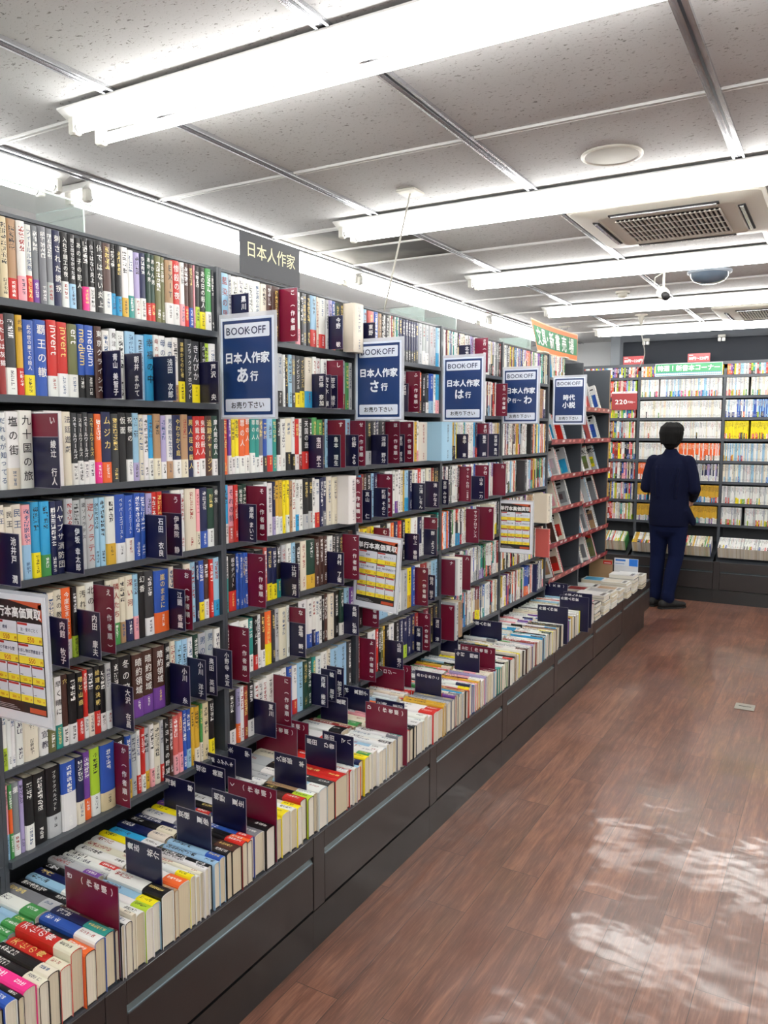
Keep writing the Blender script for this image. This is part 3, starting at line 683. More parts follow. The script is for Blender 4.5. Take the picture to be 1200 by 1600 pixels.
def profile(th,w,e=0.0,inset=0.0):
    """outline of the cover seen from the head: fore-edge, board, rounded spine, board, fore-edge"""
    s=min(.0045,th*.28); a,b=-e+inset,th+e-inset; X=e-inset
    t=b-a
    return [(-w+ (0.004 if inset else 0),a),(-s-.001,a),(-s*.42+X,a+t*.10),(X-s*.1,a+t*.26),(X,a+t*.42),(X,a+t*.58),(X-s*.1,a+t*.74),(-s*.42+X,a+t*.90),(-s-.001,b),(-w+(0.004 if inset else 0),b)]
def book_cover(mb,th,h,w,cov,obi,rng,title=None,pseudo=True,plainer=False,ho=None):
    top,bot=(cov.split('>')+[cov])[:2] if '>' in cov else (cov,cov)
    ct=colr(top,rng); cb=colr(bot,rng) if bot!=top else ct; ik=inkfor(top,rng)
    out=profile(th,w)
    z0=0.0
    gw=min(th*rng.uniform(.55,.78),.0145); gp=gw*1.04
    zb=(ho if obi else 0)
    t1=h-rng.uniform(.008,.016); n=rng.randint(5,10); n=max(2,min(n,int((t1-zb-.03)/gp*.7)))
    t0=t1-n*gp
    a0=zb+rng.uniform(.008,.016) ; g2=gw*.72; n2=rng.randint(3,4) if not obi else 0; a1=a0+n2*g2
    bands=[(0,a0,None)]
    if n2 and a1<t0-.004: bands+= [(a0,a1,'a'),(a1,t0,None)]
    else: bands=[(0,t0,None)]
    bands+=[(t0,t1,'t'),(t1,h,None)]
    if plainer or title: bands=[(0,h*.45,None),(h*.45,h,None)]
    seed=rng.randint(1,900)
    for (za,zc,kind) in bands:
        col=ct if za>=h*.33 else cb
        for i in range(len(out)-1):
            (x0,y0),(x1,y1)=out[i],out[i+1]
            uv=None
            if kind and 1<=i<=7 and pseudo:
                g=gw if kind=='t' else g2
                nn=(zc-za)/(gp if kind=='t' else g2)
                ua,ub=(y0-(th-g)/2)/g,(y1-(th-g)/2)/g
                uv=[(ua,seed),(ub,seed),(ub,seed+nn),(ua,seed+nn)]
            mb.face([(x0,y0,za),(x1,y1,za),(x1,y1,zc),(x0,y0,zc)],col,ik,uv,0,1<=i<=7)
    t=min(.0016,th*.12); inn=profile(th,w,0,t)
    wc=lin((214,210,200)) if rng.random()<.5 else ct
    for z,fl in ((0,False),(h,True)):
        for i in range(len(out)-1):
            q=[(out[i][0],out[i][1],z),(inn[i][0],inn[i][1],z),(inn[i+1][0],inn[i+1][1],z),(out[i+1][0],out[i+1][1],z)]
            mb.face(q if not fl else q[::-1],ct)
    for i in range(len(inn)-1):
        mb.face([(inn[i+1][0],inn[i+1][1],0),(inn[i][0],inn[i][1],0),(inn[i][0],inn[i][1],h),(inn[i+1][0],inn[i+1][1],h)],wc)
    for k in (0,-1):
        mb.face([(out[k][0],out[k][1],0),(out[k][0],out[k][1],h),(inn[k][0],inn[k][1],h),(inn[k][0],inn[k][1],0)],ct)
    if title:
        avail=h-(zb)-.022; sz=min(th*.78,avail/len(title)/1.04,.026); pitch=min(avail/len(title),sz*1.35)
        if title in('invert','medium','ert'):
            # roman title running down the spine
            x=h-.012
            for ch in title:
                V,F,bb=glyph(ch,.0); wd=(bb[1]-bb[0]+.1)*.030
                put_glyph(mb,ch,th/2,x-wd/2,.030,ik,.0007,-math.pi/2,.0,lambda a,b,c:(c,a,b)); x-=wd
        else: vtext(mb,title,th/2,h-.011,pitch,sz,ik,.0007,lambda a,b,c:(c,a,b),0,.012)
    return ct
def book_band(mb,th,h,w,obi,rng,ho):
    out=profile(th,w,.0005); c=colr(obi,rng); ik=inkfor(obi,rng); gw=min(th*.55,.009); gp=gw*1.05
    n=max(2,int((ho-.014)/gp)-rng.randint(0,1)); t1=ho-.006; t0=max(.003,t1-n*gp); seed=rng.randint(1,900)
    for za,zc,kind in ((0.0003,t0,None),(t0,t1,'t'),(t1,ho,None)):
        for i in range(len(out)-1):
            (x0,y0),(x1,y1)=out[i],out[i+1]; uv=None
            if kind and 1<=i<=7:
                ua,ub=(y0-(th-gw)/2)/gw,(y1-(th-gw)/2)/gw; nn=(zc-za)/gp
                uv=[(ua,seed),(ub,seed),(ub,seed+nn),(ua,seed+nn)]
            mb.face([(x0,y0,za),(x1,y1,za),(x1,y1,zc),(x0,y0,zc)],c,ik,uv,0,1<=i<=7)
    inn=profile(th,w,.0001)
    for z,fl in ((0.0003,False),(ho,True)):
        for i in range(len(out)-1):
            q=[(out[i][0],out[i][1],z),(inn[i][0],inn[i][1],z),(inn[i+1][0],inn[i+1][1],z),(out[i+1][0],out[i+1][1],z)]
            mb.face(q if not fl else q[::-1],c)
def book_pages(mb,th,h,w,rng,m=0):
    t=min(.0016,th*.12)+.0001; inn=profile(th,w,0,t); c=lin(rng.choice([(226,219,200),(218,208,184),(230,226,214),(212,200,172)]))
    f=1+rng.uniform(-.08,.04); c=tuple(x*f for x in c)
    P=[(x-.0006,y) for x,y in inn]; d=.0028
    P=[(-w+.0045,P[0][1])]+P[1:-1]+[(-w+.0045,P[-1][1])]
    mb.loft([[(x,y,d) for x,y in P],[(x,y,h-d) for x,y in P]],c,m,cap=True)
def make_book(name,th,h,w,cov,obi,rng,mat,title=None,parts=True,ho=None):
    ho=ho or h*rng.uniform(.27,.36)
    if parts:
        b=MB(); book_cover(b,th,h,w,cov,obi,rng,title,ho=ho); r=b.build(name,PRINT); r.matrix_world=mat
        b=MB(); book_pages(b,th,h,w,rng); b.build('page_block',PAGES,r)
        if obi: b=MB(); book_band(b,th,h,w,obi,rng,ho); b.build('paper_band',PRINT,r)
        return r
    b=MB(); book_into(b,th,h,w,cov,obi,rng,title,ho)
    r=b.build(name,[PRINT,PAGES]); r.matrix_world=mat; return r
def book_into(b,th,h,w,cov,obi,rng,title=None,ho=None):
    ho=ho or h*rng.uniform(.27,.36)
    book_cover(b,th,h,w,cov,obi,rng,title,ho=ho); book_pages(b,th,h,w,rng,1)
    if obi: book_band(b,th,h,w,obi,rng,ho)

def parse(s):
    out=[]
    for e in s.split(';'):
        i=0
        while e[i] in '0123456789': i+=1
        y=int(e[:i])/1000; r=e[i:]; pr=0
        if '^' in r: r,p=r.split('^'); pr=int(p)/100
        f=(r.split(':')+['',''])[:3]
        out.append([y,f[0],f[1],f[2],pr])
    return out
WEI='WWWWWWWWwwwwIggLLKKKDNNBRrMbOsPYyeETCvVtG'
def randrow(rng,y0,y1,lo=.011,hi=.026):
    out=[]; y=y0
    while y<y1-.009:
        t=rng.uniform(lo,hi); 
        if y+t>y1-.006: t=y1-y
        n=1
        c=rng.choice(WEI); o=rng.choice(WEI) if rng.random()<.45 else ''
        if rng.random()<.12: n=rng.randint(2,4)      # runs of one title
        if rng.random()<.15 and c in WEI: c=c+'>'+rng.choice(WEI)
        for q in range(n):
            if y+t>y1: break
            y+=t; out.append([y,c,o,'',0])
    if out: out[-1][0]=min(out[-1][0],y1)
    return out

# cards that stand between the books
CARDCOL={'N':(17,17,54),'M':(112,16,46)}
def card_mesh(h,wd,text,col):
    """local x towards the aisle edge, y up, z out of the printed face; outer edge at x=0"""
    b=MB(); e=.0018
    b.box(-wd,0,0,h,-.0009,0,lin((120,116,130)))
    c=lin(CARDCOL[col]); z=.0002
    b.face([(-wd+e,e,z),(-e,e,z),(-e,h-e,z),(-wd+e,h-e,z)],c)
    W=lin((240,240,240)); cx=-.021; sz=.0212
    if '（' in text:
        hd,tl=text.split('（'); tl='（'+tl; n=len(hd); s2=sz*(.92 if n<2 else .8)
        vtext(b,hd,cx,h-.008,s2*1.05,s2,W,.0005,bold=.03)
        top=h-.010-n*s2*1.05-(.022 if n<2 else .006); avail=top-.006; p=avail/len(tl); s3=min(sz*.92,p)
        vtext(b,tl,cx,top,p,s3,W,.0005,bold=.03)
    elif ' ' in text and h<.16:
        a,c2=text.split(' '); n=len(a)+len(c2); s2=min(sz,(h-.018)/(n+.6)); p=s2*1.05
        vtext(b,a,cx,h-.008,p,s2,W,.0005,bold=.03)
        vtext(b,c2,cx,.007+len(c2)*p,p,s2,W,.0005,bold=.03)
    else:
        s2=min(sz,(h-.02)/len(text)/1.08); vtext(b,text.replace(' ',''),cx,h-.008,s2*1.12,s2,W,.0005,bold=.03)
    return b

from collections import defaultdict
rowcards=defaultdict(list)
for (y,xr,zt,zb,tx,c) in SHELF_CARDS:
    row=min(range(7),key=lambda k:abs((ZB[k]+.0) - (zb if (zt-zb)>.1 else (zt-.187 if c=='M' else zt-.129))))
    bay=max(k for k in range(9) if YD[k]<=y)
    rowcards[(bay,row)].append([y,xr,tx,c])
books=[]       # (distance,bay,row,index,y0,th,cov,obi,title,prot)
cards=[]
KN={2:1,3:2,4:3}
EXTRA={(5,5):[(3.665,.055,'W',.09)],(5,6):[(3.66,.035,'g',.08),(3.715,.05,'t',.07)],(5,4):[(4.14,.055,'w',.07)],(6,2):[(4.88,.05,'K',.03)],(6,3):[(4.72,.045,'D',.05),(4.775,.02,'W',.05)],(6,4):[(5.06,.06,'w',.09),(5.14,.03,'W',.09)],(6,5):[(5.10,.03,'s',.09)],(6,6):[(5.05,.04,'N',.03)]}
for bay in range(1,7):
    for row in range(7):
        rng=random.Random(1000+bay*10+row)
        lo,hi=YD[bay]+.0125,YD[bay+1]-.0125
        if bay in KN:
            L=parse(SHELF_ROWS[KN[bay]][row])
            L=[e for e in L if e[0]>lo+.005]
            if bay==2:
                pre=randrow(rng,lo,L[0][0]-.022)
                L=pre+L
            L[-1][0]=min(L[-1][0],hi)
            for e in L: e[0]=min(e[0],hi)
        else: L=randrow(rng,lo,hi-rng.choice([0,0,.03]), *( (.011,.026) if bay<5 else (.010,.022)))
        if bay==5: 
            for e in L:
                if rng.random()<.3: e[1]='W'
        for (ye,te,ce,pe) in EXTRA.get((bay,row),[]):
            L=[e for e in L if not(ye-.004<e[0]<ye+te+.006)]
            L.append([ye,'W','','',0]); L.append([ye+te,ce,'','',pe]); L.sort(key=lambda e:e[0])
        # snap cards to the joints between books
        bnd=[lo]+[e[0] for e in L]
        gap=defaultdict(list)
        for cdd in sorted(rowcards[(bay,row)]):
            k=min(range(len(bnd)),key=lambda q:abs(bnd[q]-cdd[0])); gap[k].append(cdd)
        y=lo
        pos=[]
        for i,e in enumerate(L):
            g=gap.get(i,[])
            if g:
                g.sort(key=lambda c:(c[3]=='M',))      # low navy card in front of a tall maroon one
                yy=bnd[i]
                for c in g: cards.append((bay,row,yy+.0012,c[1],c[2],c[3])); yy+=.0022
                y=max(y,yy)
            y=max(y,bnd[i])
            th=e[0]-y-.0005
            if th>.0045:
                yc=(y+e[0])/2; d=math.hypot(XF,yc)
                books.append([d,bay,row,y,th,e[1],e[2],e[3],e[4]])
            y=e[0]
        for g in [gap.get(len(L),[])]:
            for c in g: cards.append((bay,row,min(bnd[-1]+.0012,hi),c[1],c[2],c[3]))
ROWN=['top','second','third','fourth','fifth','sixth','bottom']
books.sort(key=lambda q:(q[0]+ (50 if q[1]==1 or q[3]<1.13 else 0)))
N_IND=300
ind=books[:N_IND]; rest=books[N_IND:]
cnt=defaultdict(int)
# position of each book counted back from the divider at the right of its bookcase
order=defaultdict(list)
for q in books: order[(q[1],q[2])].append(q[3])
for k in order: order[k].sort(reverse=True)
orderL={k:sorted(v) for k,v in order.items()}
def book_dims(rng,cov):
    h=rng.choice([.190,.192,.194,.194,.195,.188,.191]); return h+rng.uniform(-.0015,.0015), rng.uniform(.128,.133)
for q in ind:
    d,bay,row,y,th,cov,obi,title,pr=q
    rng=random.Random(int(y*10000)+row*77)
    h,wd=book_dims(rng,cov)
    if row==0: h=min(h,.192)
    m=T((XF-.004-rng.uniform(0,.006)+pr,y,ZB[row]+.0006))@basis((1,0,0),(0,1,0),(0,0,1),(0,0,0))
    o=make_book('novel',th,h,wd,cov,obi,rng,m,title or None)
    c0=cov.split('>')[0]; cn=CN[c0]+(' and '+CN[cov.split('>')[1]] if '>' in cov and cov.split('>')[1]!=c0 else '')
    kf=('slim ' if th<.014 else 'thick ' if th>.027 else '')
    ob=' with %s band'%CN[obi] if obi else ''
    if bay==2: pos='%s from the right, %s shelf, nearest bookcase'%(nth(order[(bay,row)].index(y)+1),ROWN[row])
    else: pos='%s from the left, %s shelf, second bookcase'%(nth(orderL[(bay,row)].index(y)+1),ROWN[row])
    tag(o,kf+cn+' novel'+ob+', '+pos,'book','novels standing on the left bookcases')
b=MB()
for q in rest:
    d,bay,row,y,th,cov,obi,title,pr=q
    rng=random.Random(int(y*10000)+row*77); h,wd=book_dims(rng,cov)
    if row==0: h=min(h,.192)
    t=MB(); book_into(t,th,h,wd,cov,obi,rng,title or None)
    b.add(t,T((XF-.004-rng.uniform(0,.006)+pr,y,ZB[row]+.0006)))
o=b.build('novel',[PRINT,PAGES]); tag(o,'the many remaining novels filling the shelves of the farther left bookcases','books','novels standing on the left bookcases','stuff')

cc=defaultdict(int); cards.sort(key=lambda c:(c[0],c[1],c[2]))
tot=defaultdict(int)
BN={2:'nearest bookcase',3:'second bookcase',4:'third bookcase',5:'fourth bookcase',6:'fifth bookcase'}
for (bay,row,y,xr,tx,c) in cards:
    cc[(bay,row,c)]+=1
    h=.187 if c=='M' else .129
    if len(tx)<=2 and c=='M': h=.187
    wd=.105
    b=card_mesh(h,wd,tx,c)
    o=b.build('author_divider_card',CARD); o.matrix_world=basis((1,0,0),(0,0,1),(0,-1,0),(xr,y,ZB[row]+.0015))
    kind='navy' if c=='N' else 'maroon'
    ex=" marked '%s'"%tx.split('（')[0].replace('行','') if c=='M' else ''
    tag(o,'%s divider card%s, %s %s one on %s shelf, %s'%(kind,ex,nth(cc[(bay,row,c)]),kind,ROWN[row],BN[bay]),'divider card','divider cards between the shelved novels')

# ------------------------------------------------------------------ the tray: two rows of novels lying spine up
YEND=5.27
def trayrow(s,xf,key,seed):
    rng=random.Random(seed)
    L=parse(s); pre=randrow(rng,.42,L[0][0]-.028); L=pre+L
    L=L+randrow(rng,L[-1][0],YEND if key=='f' else 5.6,.012,.024)
    # towards the far end of the tray most spines are pale
    for e in L:
        if e[0]>3.2 and rng.random()<.35: e[1]='W'
    bnd=[.42]+[e[0] for e in L]
    gap=defaultdict(list)
    for c in TRAY_CARDS:
        if c[0]==key and c[1]<bnd[-1]+.05:
            k=min(range(len(bnd)),key=lambda q:abs(bnd[q]-c[1])); gap[k].append(c)
    out=[]; cds=[]; y=.42
    for i,e in enumerate(L):
        y=max(y,bnd[i])
        for c in gap.get(i,[]):
            cds.append((y+.0013,c)); y+=.0024
        th=e[0]-y-.0005
        if th>.0045: out.append((y,th,e[1],e[2],e[3]))
        y=e[0]
    for c in gap.get(len(L),[]): cds.append((y+.0013,c)); y+=.0024
    return out,cds
allt=[]; tcs=[]
for key,s,xf in (('f',TRAY_FRONT,-1.400),('b',TRAY_REAR,-1.602)):
    o_,c_=trayrow(s,xf,key,5 if key=='f' else 6)
    tcs+=[(key,)+c for c in c_]
    ys=sorted(c[0] for c in c_)
    for (y,th,cov,obi,title) in o_:
        k=sum(1 for c in ys if c<y)
        allt.append([math.hypot(xf,y)+(50 if y<.9 else 0)+(.35 if key=='b' else 0),key,y,th,cov,obi,title,k,xf])
seen=defaultdict(int)
allt.sort(key=lambda q:(q[1],q[2]))
for q in allt:
    if q[0]<50: seen[(q[1],q[7])]+=1
    q.append(seen[(q[1],q[7])])
allt.sort(key=lambda q:q[0])
def traymat(xf,y,wd,z0=.3945):
    return basis((0,0,1),(0,1,0),(-1,0,0),(xf,y,z0+wd+.0005))
TB=MB()
cardname=defaultdict(list)
for key,y,c in sorted(tcs,key=lambda c:c[1]):
    cardname[key].append('%s card'%('navy' if c[5]=='N' else 'maroon'))
def cardref(key,k):
    if k==0: return 'near end'
    L=cardname[key][:k]; kind=L[-1]; n=L.count(kind)
    return '%s %s'%(nth(n),kind)
for n_,q in enumerate(allt):
    d,key,y,th,cov,obi,title,k,xf,num=q
    rng=random.Random(int(y*10000)+(3 if key=='f' else 9))
    h=rng.uniform(.187,.195); wd=rng.choice([.130,.132,.134,.136,.128])+rng.uniform(-.002,.004)
    if rng.random()<.12: wd+=.010
    x=xf+rng.uniform(-.006,.005)
    if n_<300:
        o=make_book('tray_novel',th,h,wd,cov,obi,rng,traymat(x,y,wd),title or None,ho=h*rng.uniform(.26,.4))
        c0=cov.split('>')[0]
        kf=('slim ' if th<.014 else 'thick ' if th>.027 else '')
        ob=' with %s band'%CN[obi] if obi else ''
        tag(o,'%s%s novel%s, %s tray row, %s past %s'%(kf,CN[c0],ob,'front' if key=='f' else 'rear',nth(num),cardref(key,k)),'book','novels lying spine up in the tray')
    else:
        t=MB(); book_into(t,th,h,wd,cov,obi,rng); TB.add(t,traymat(x,y,wd))
o=TB.build('tray_novel',[PRINT,PAGES]); tag(o,'the remaining spine-up novels at the far end of the tray','books','novels lying spine up in the tray','stuff')
ck=defaultdict(int)
for key,y,c in sorted(tcs,key=lambda c:c[1]):
    _,yy,xa,xb,tx,col=c
    h=.187 if col=='M' else .130
    wd=.226
    if tx in('外国人作家','雑学（文芸）'): h=.19
    b=card_mesh(h,wd,tx,col)
    xm=(xa+xb)/2
    o=b.build('author_divider_card',CARD); o.matrix_world=basis((0,0,1),(-1,0,0),(0,-1,0),(xm+h/2,y,.628))
    ck[(key,col)]+=1
    ex=" marked '%s'"%tx.split('（')[0] if col=='M' else ''
    tag(o,'%s divider card%s in %s tray row, %s %s one from the near end'%('navy' if col=='N' else 'maroon',ex,'front' if key=='f' else 'rear',nth(ck[(key,col)]),'navy' if col=='N' else 'maroon'),'divider card','divider cards between the tray novels')

# ------------------------------------------------------------------ flat printed things
def rect(b,x0,x1,y0,y1,c,z=.0004,r=0):
    if r<=0: b.face([(x0,y0,z),(x1,y0,z),(x1,y1,z),(x0,y1,z)],lin(c)); return
    P=[]
    for cx,cy,a0 in ((x1-r,y1-r,0),(x0+r,y1-r,90),(x0+r,y0+r,180),(x1-r,y0+r,270)):
        for k in range(4):
            a=math.radians(a0+k*30); P.append((cx+r*math.cos(a),cy+r*math.sin(a),z))
    b.face(P,lin(c))
def ctext(b,s,cx,cy,size,c,z=.0008,bold=.02,sx=1.0,width=None):
    t=MB(); x=htext(t,s,0,0,size,lin(c),z,None,0,bold,sx=sx)
    k=1.0
    if width: k=width/x
    for p in t.v: b.v.append(((p[0]-x/2)*k+cx,p[1]+cy,p[2]))
    n=len(b.v)-len(t.v)
    for f in t.f: b.f.append(tuple(i+n for i in f))
    b.c+=t.c;b.k+=t.k;b.u+=t.u;b.m+=t.m;b.sm+=t.sm
NV=(26,54,104)
def genre_sign(name,lines,pos,label,tilt=0):
    W,H=.212,.310
    r=empty('category_sign'); 
    b=MB(); b.box(0,W,0,H,-.0012,0,lin((214,224,240)))
    rect(b,.008,W-.008,.008,H-.008,NV)
    rect(b,.016,W-.016,H-.062,H-.018,(218,226,240),.0008,.004)
    rect(b,.016,W-.016,.018,.058,(218,226,240),.0008,.004)
    ctext(b,'BOOK',.072,H-.0405,.033,(30,44,84),.0012,.016)
    ctext(b,'OFF',.153,H-.0405,.033,(30,44,84),.0012,.016)
    cx,cyy=.1165,H-.0405
    b.face([(cx+.0028*math.cos(a*math.pi/4),cyy+.0028*math.sin(a*math.pi/4),.0012) for a in range(8)],lin((30,44,84)))
    ctext(b,'お売り下さい',W/2,.038,.0225,(20,24,40),.0012,.024)
    for (s,cy,sz,cx2) in lines: ctext(b,s,W/2+cx2,cy,sz,(232,238,246),.0012,.045)
    b.build('printed_sheet',SIGN,r)
    # clear sleeve edge and the clip that holds it on the divider
    b=MB(); c=lin((196,206,220))
    for x0,x1,y0,y1 in ((-.006,0,-.006,H+.014),(W,W+.012,-.006,H+.014),(0,W,-.006,0),(0,W,H,H+.014)): b.box(x0,x1,y0,y1,-.001,-.0002,c)
    b.build('clear_sleeve',SLEEVE,r)
    r.matrix_world=T(pos)@Matrix.Rotation(math.radians(tilt),4,'Y')@basis((1,0,0),(0,0,1),(0,-1,0),(0,0,0))
    return tag(r,label,'sign','blue category signs along the bookcases')
def sleeve_mat():
    m,N,Lk,P=newmat('clear_plastic_sleeve')
    P.inputs['Base Color'].default_value=L4((225,230,238)); P.inputs['Roughness'].default_value=.12; P.inputs['Alpha'].default_value=.45
    return m
SLEEVE=sleeve_mat()
JS='日本人作家'
genre_sign('a',[(JS,.185,.036,0),('あ',.132,.052,-.018),('行',.128,.032,.028)],(-1.738,1.972,1.722),"blue sign reading 日本人作家 あ行, on the divider right of the nearest bookcase")
genre_sign('b',[(JS,.185,.036,0),('さ',.132,.052,-.018),('行',.128,.032,.028)],(-1.748,2.802,1.728),"blue sign reading 日本人作家 さ行, second from the camera")
genre_sign('c',[(JS,.185,.036,0),('は',.132,.052,-.018),('行',.128,.032,.028)],(-1.738,3.606,1.728),"blue sign reading 日本人作家 は行, third from the camera")
genre_sign('d',[(JS,.185,.036,0),('や',.132,.036,-.072),('行',.128,.026,-.036),('〜',.130,.026,-.006),('わ',.132,.052,.046)],(-1.745,4.426,1.728),"blue sign reading や行〜わ, fourth from the camera")
genre_sign('e',[('時代',.176,.040,0),('小説',.126,.044,0)],(-1.715,5.270,1.728),"blue sign reading 時代小説, fifth and farthest from the camera")

def price_poster(pos,label,rotdeg):
    W,H=.210,.305
    r=empty('price_poster')
    b=MB(); b.box(0,W,0,H,-.003,0,lin((226,230,238)))
    x0,x1,y0,y1=.013,W-.013,.024,H-.014
    rect(b,x0,x1,y0,y1,(30,26,28))
    b.face([(x0+.06,y1,.0006),(x1,y1-.016,.0006),(x1,y1-.0,.0006)],lin((196,84,48))); b.face([(x1-.012,y1-.04,.0006),(x1,y1-.045,.0006),(x1,y1-.002,.0006),(x1-.012,y1-.006,.0006)],lin((196,84,48)))
    ctext(b,'単行本高価買取',(x0+x1)/2-.003,y1-.028,.0265,(240,240,240),.001,.045)
    def cell(a,c,d,e,price,big,ttl):
        rect(b,a,c,d,e,(222,226,236),.0007,.002); rect(b,a,c,d,d+(e-d)*.38,(244,222,60),.0009,.0015)
        rect(b,a+.001,a+(c-a)*(.42 if big else .9),e-(e-d)*.13,e-.0008,(186,44,40),.0009)
        ctext(b,price,(a+c)/2+(.004 if big else -.002),d+(e-d)*.19,.0165 if big else .009,(200,70,24),.0012,.01)
        ctext(b,'円',c-.006,d+(e-d)*.16,.008 if big else .005,(200,70,24),.0012,.02)
        if ttl: ctext(b,ttl,(a+c)/2,d+(e-d)*.66,.0092 if big else .005,(40,52,96),.0012,.01)
        rect(b,a+.003,a+(c-a)*.3,d+(e-d)*.44,d+(e-d)*.47,(60,64,80),.0011)
    gx=.0022; cw=(x1-x0-.006-gx)/2; ch=.048
    yy=y1-.050
    for rr,row in enumerate(((('550','教場'),('550','汝、星のごとく')),(('900','その不確かな壁'),('550','お探し物は図書室まで')))):
        for k,(p,tt) in enumerate(row):
            a=x0+.003+k*(cw+gx); cell(a,a+cw,yy-ch,yy,p,True,tt)
        yy-=ch+gx
    cw=(x1-x0-.006-3*gx)/4; ch=.044
    for row in (('450','550','550','780'),('700','500','550','900')):
        for k,p in enumerate(row):
            a=x0+.003+k*(cw+gx); cell(a,a+cw,yy-ch,yy,p,False,'')
        yy-=ch+gx
    for k in range(3): rect(b,x0+.006,x0+.085-.01*k,y0+.004+.004*k,y0+.0052+.004*k,(190,190,194),.0007)
    rect(b,x1-.062,x1-.004,y0+.003,y0+.015,(198,80,44),.0007)
    b.build('printed_sheet',SIGN,r)
    b=MB(); c=lin((206,212,222))
    for a,bb,cc,dd in ((-.004,0,-.004,H+.008),(W,W+.008,-.004,H+.008),(0,W,-.004,0),(0,W,H,H+.008)): b.box(a,bb,cc,dd,-.0032,-.0004,c)
    b.build('frame',SLEEVE,r)
    r.matrix_world=T(pos)@Matrix.Rotation(math.radians(rotdeg),4,'Y')@basis((1,0,0),(0,0,1),(0,-1,0),(0,0,0))
    tag(r,label,'poster','framed price list posters on the bookcases')
price_poster((-1.752,1.150,.992),'white framed price list poster cut by the left edge, in front of the nearest bookcase',-1.5)
price_poster((-1.762,2.795,.950),'white framed tilted price list poster between the second and third bookcases',4.0)
price_poster((-1.762,4.43,.962),'white framed price list poster farthest from the camera, beside the fourth bookcase',0)

# dark board on top of the second bookcase
b=MB(); b.box(0,.37,0,.155,-.006,0,lin((62,64,70))); ctext(b,JS,.185,.095,.062,(238,234,196),.0012,.012)
o=b.build('category_board',PAPER); o.matrix_world=basis((0,1,0),(0,0,1),(1,0,0),(-1.972,2.355,2.263-.055+.055)); tag(o,'dark grey board reading 日本人作家 standing on top of the second bookcase','sign')

# banner bowing out above the magazine bookcases
b=MB(); n=110; Wd,Hh=1.03,.195
def bow(x,y,z=0): 
    t=x/Wd; return (x-(.12*(1-y/Hh) if False else 0)+(y/Hh-1)*-.14*(1-t)*1.0, y, z-.020*math.sin(math.pi*t))
def bq(x0,x1,y0,y1,c,z):
    k=max(1,int((x1-x0)/Wd*n))
    for i in range(k):
        a=x0+(x1-x0)*i/k; d=x0+(x1-x0)*(i+1)/k
        b.face([bow(a,y0,z),bow(d,y0,z),bow(d,y1,z),bow(a,y1,z)],lin(c))
bq(0,Wd,0,Hh,(236,196,158),0); bq(.008,Wd-.008,.008,Hh-.008,(222,120,52),.0008); bq(.016,Wd-.016,.038,Hh-.036,(40,132,84),.0016)
bq(0,Wd,0,Hh,(236,220,200),-.0015)
for ch,x in zip('文具・新書売場',[.11,.235,.325,.43,.57,.72,.88]):
    t=MB(); put_glyph(t,ch,x,Hh/2,.115,lin((236,244,238)),.0042,0,.03)
    for p_ in range(len(t.v)): t.v[p_]=bow(*t.v[p_])
    b.add(t,Matrix.Identity(4))
o=b.build('shop_banner',PAPER); o.matrix_world=basis((0,1,0),(0,0,1),(1,0,0),(-1.765,4.93,2.203)); tag(o,'bowed green and orange banner with white characters above the magazine bookcase','banner')
for y,l in ((5.2,'small white bracket under the near end of the green banner'),(5.65,'small white bracket under the middle of the green banner')):
    b=MB(); b.bevbox(-1.80,-1.745,y-.05,y+.05,2.1985,2.207,.002); tag(b.build('banner_bracket',WHITEP),l,'bracket','banner brackets')

# clear acrylic covers standing on the bookcase tops
def acrylic():
    m,N,Lk,P=newmat('clear_green_edged_acrylic'); P.inputs['Base Color'].default_value=L4((190,215,208)); P.inputs['Roughness'].default_value=.05
    P.inputs['Alpha'].default_value=.22; return m
ACR=acrylic(); ACE=plain('bright_acrylic_edge',(222,238,232),.15,0,.4)
for k,(ya,yb) in enumerate(((.62,1.655),(3.86,4.26),(5.46,5.52))):
    r=empty('acrylic_cover',(-2.0,(ya+yb)/2,2.2625)); P=T(-Vector(r.location))
    def pt(nm,b,m):
        o=b.build(nm,m,r); o.matrix_local=P; return o
    zt=2.345
    b=MB(); b.box(-2.19,-1.975,ya,yb+.01,zt-.003,zt); b.box(-2.19,-1.978,yb-.003,yb,2.2625,zt-.0032); b.box(-2.19,-1.978,ya,ya+.003,2.2625,zt-.0032)
    pt('clear_sheet',b,ACR)
    b=MB(); b.box(-1.9755,-1.973,ya,yb+.04,zt-.004,zt+.001); b.box(-1.9775,-1.9745,yb-.004,yb,2.2625,zt-.0045); pt('sheet_edge',b,ACE)
    tag(r,['clear acrylic cover on top of the nearest bookcase, upper left','clear acrylic cover on top of the fourth bookcase','small clear acrylic stand on the bookcase top beside the banner'][k],'acrylic cover','clear acrylic covers on the bookcase tops')

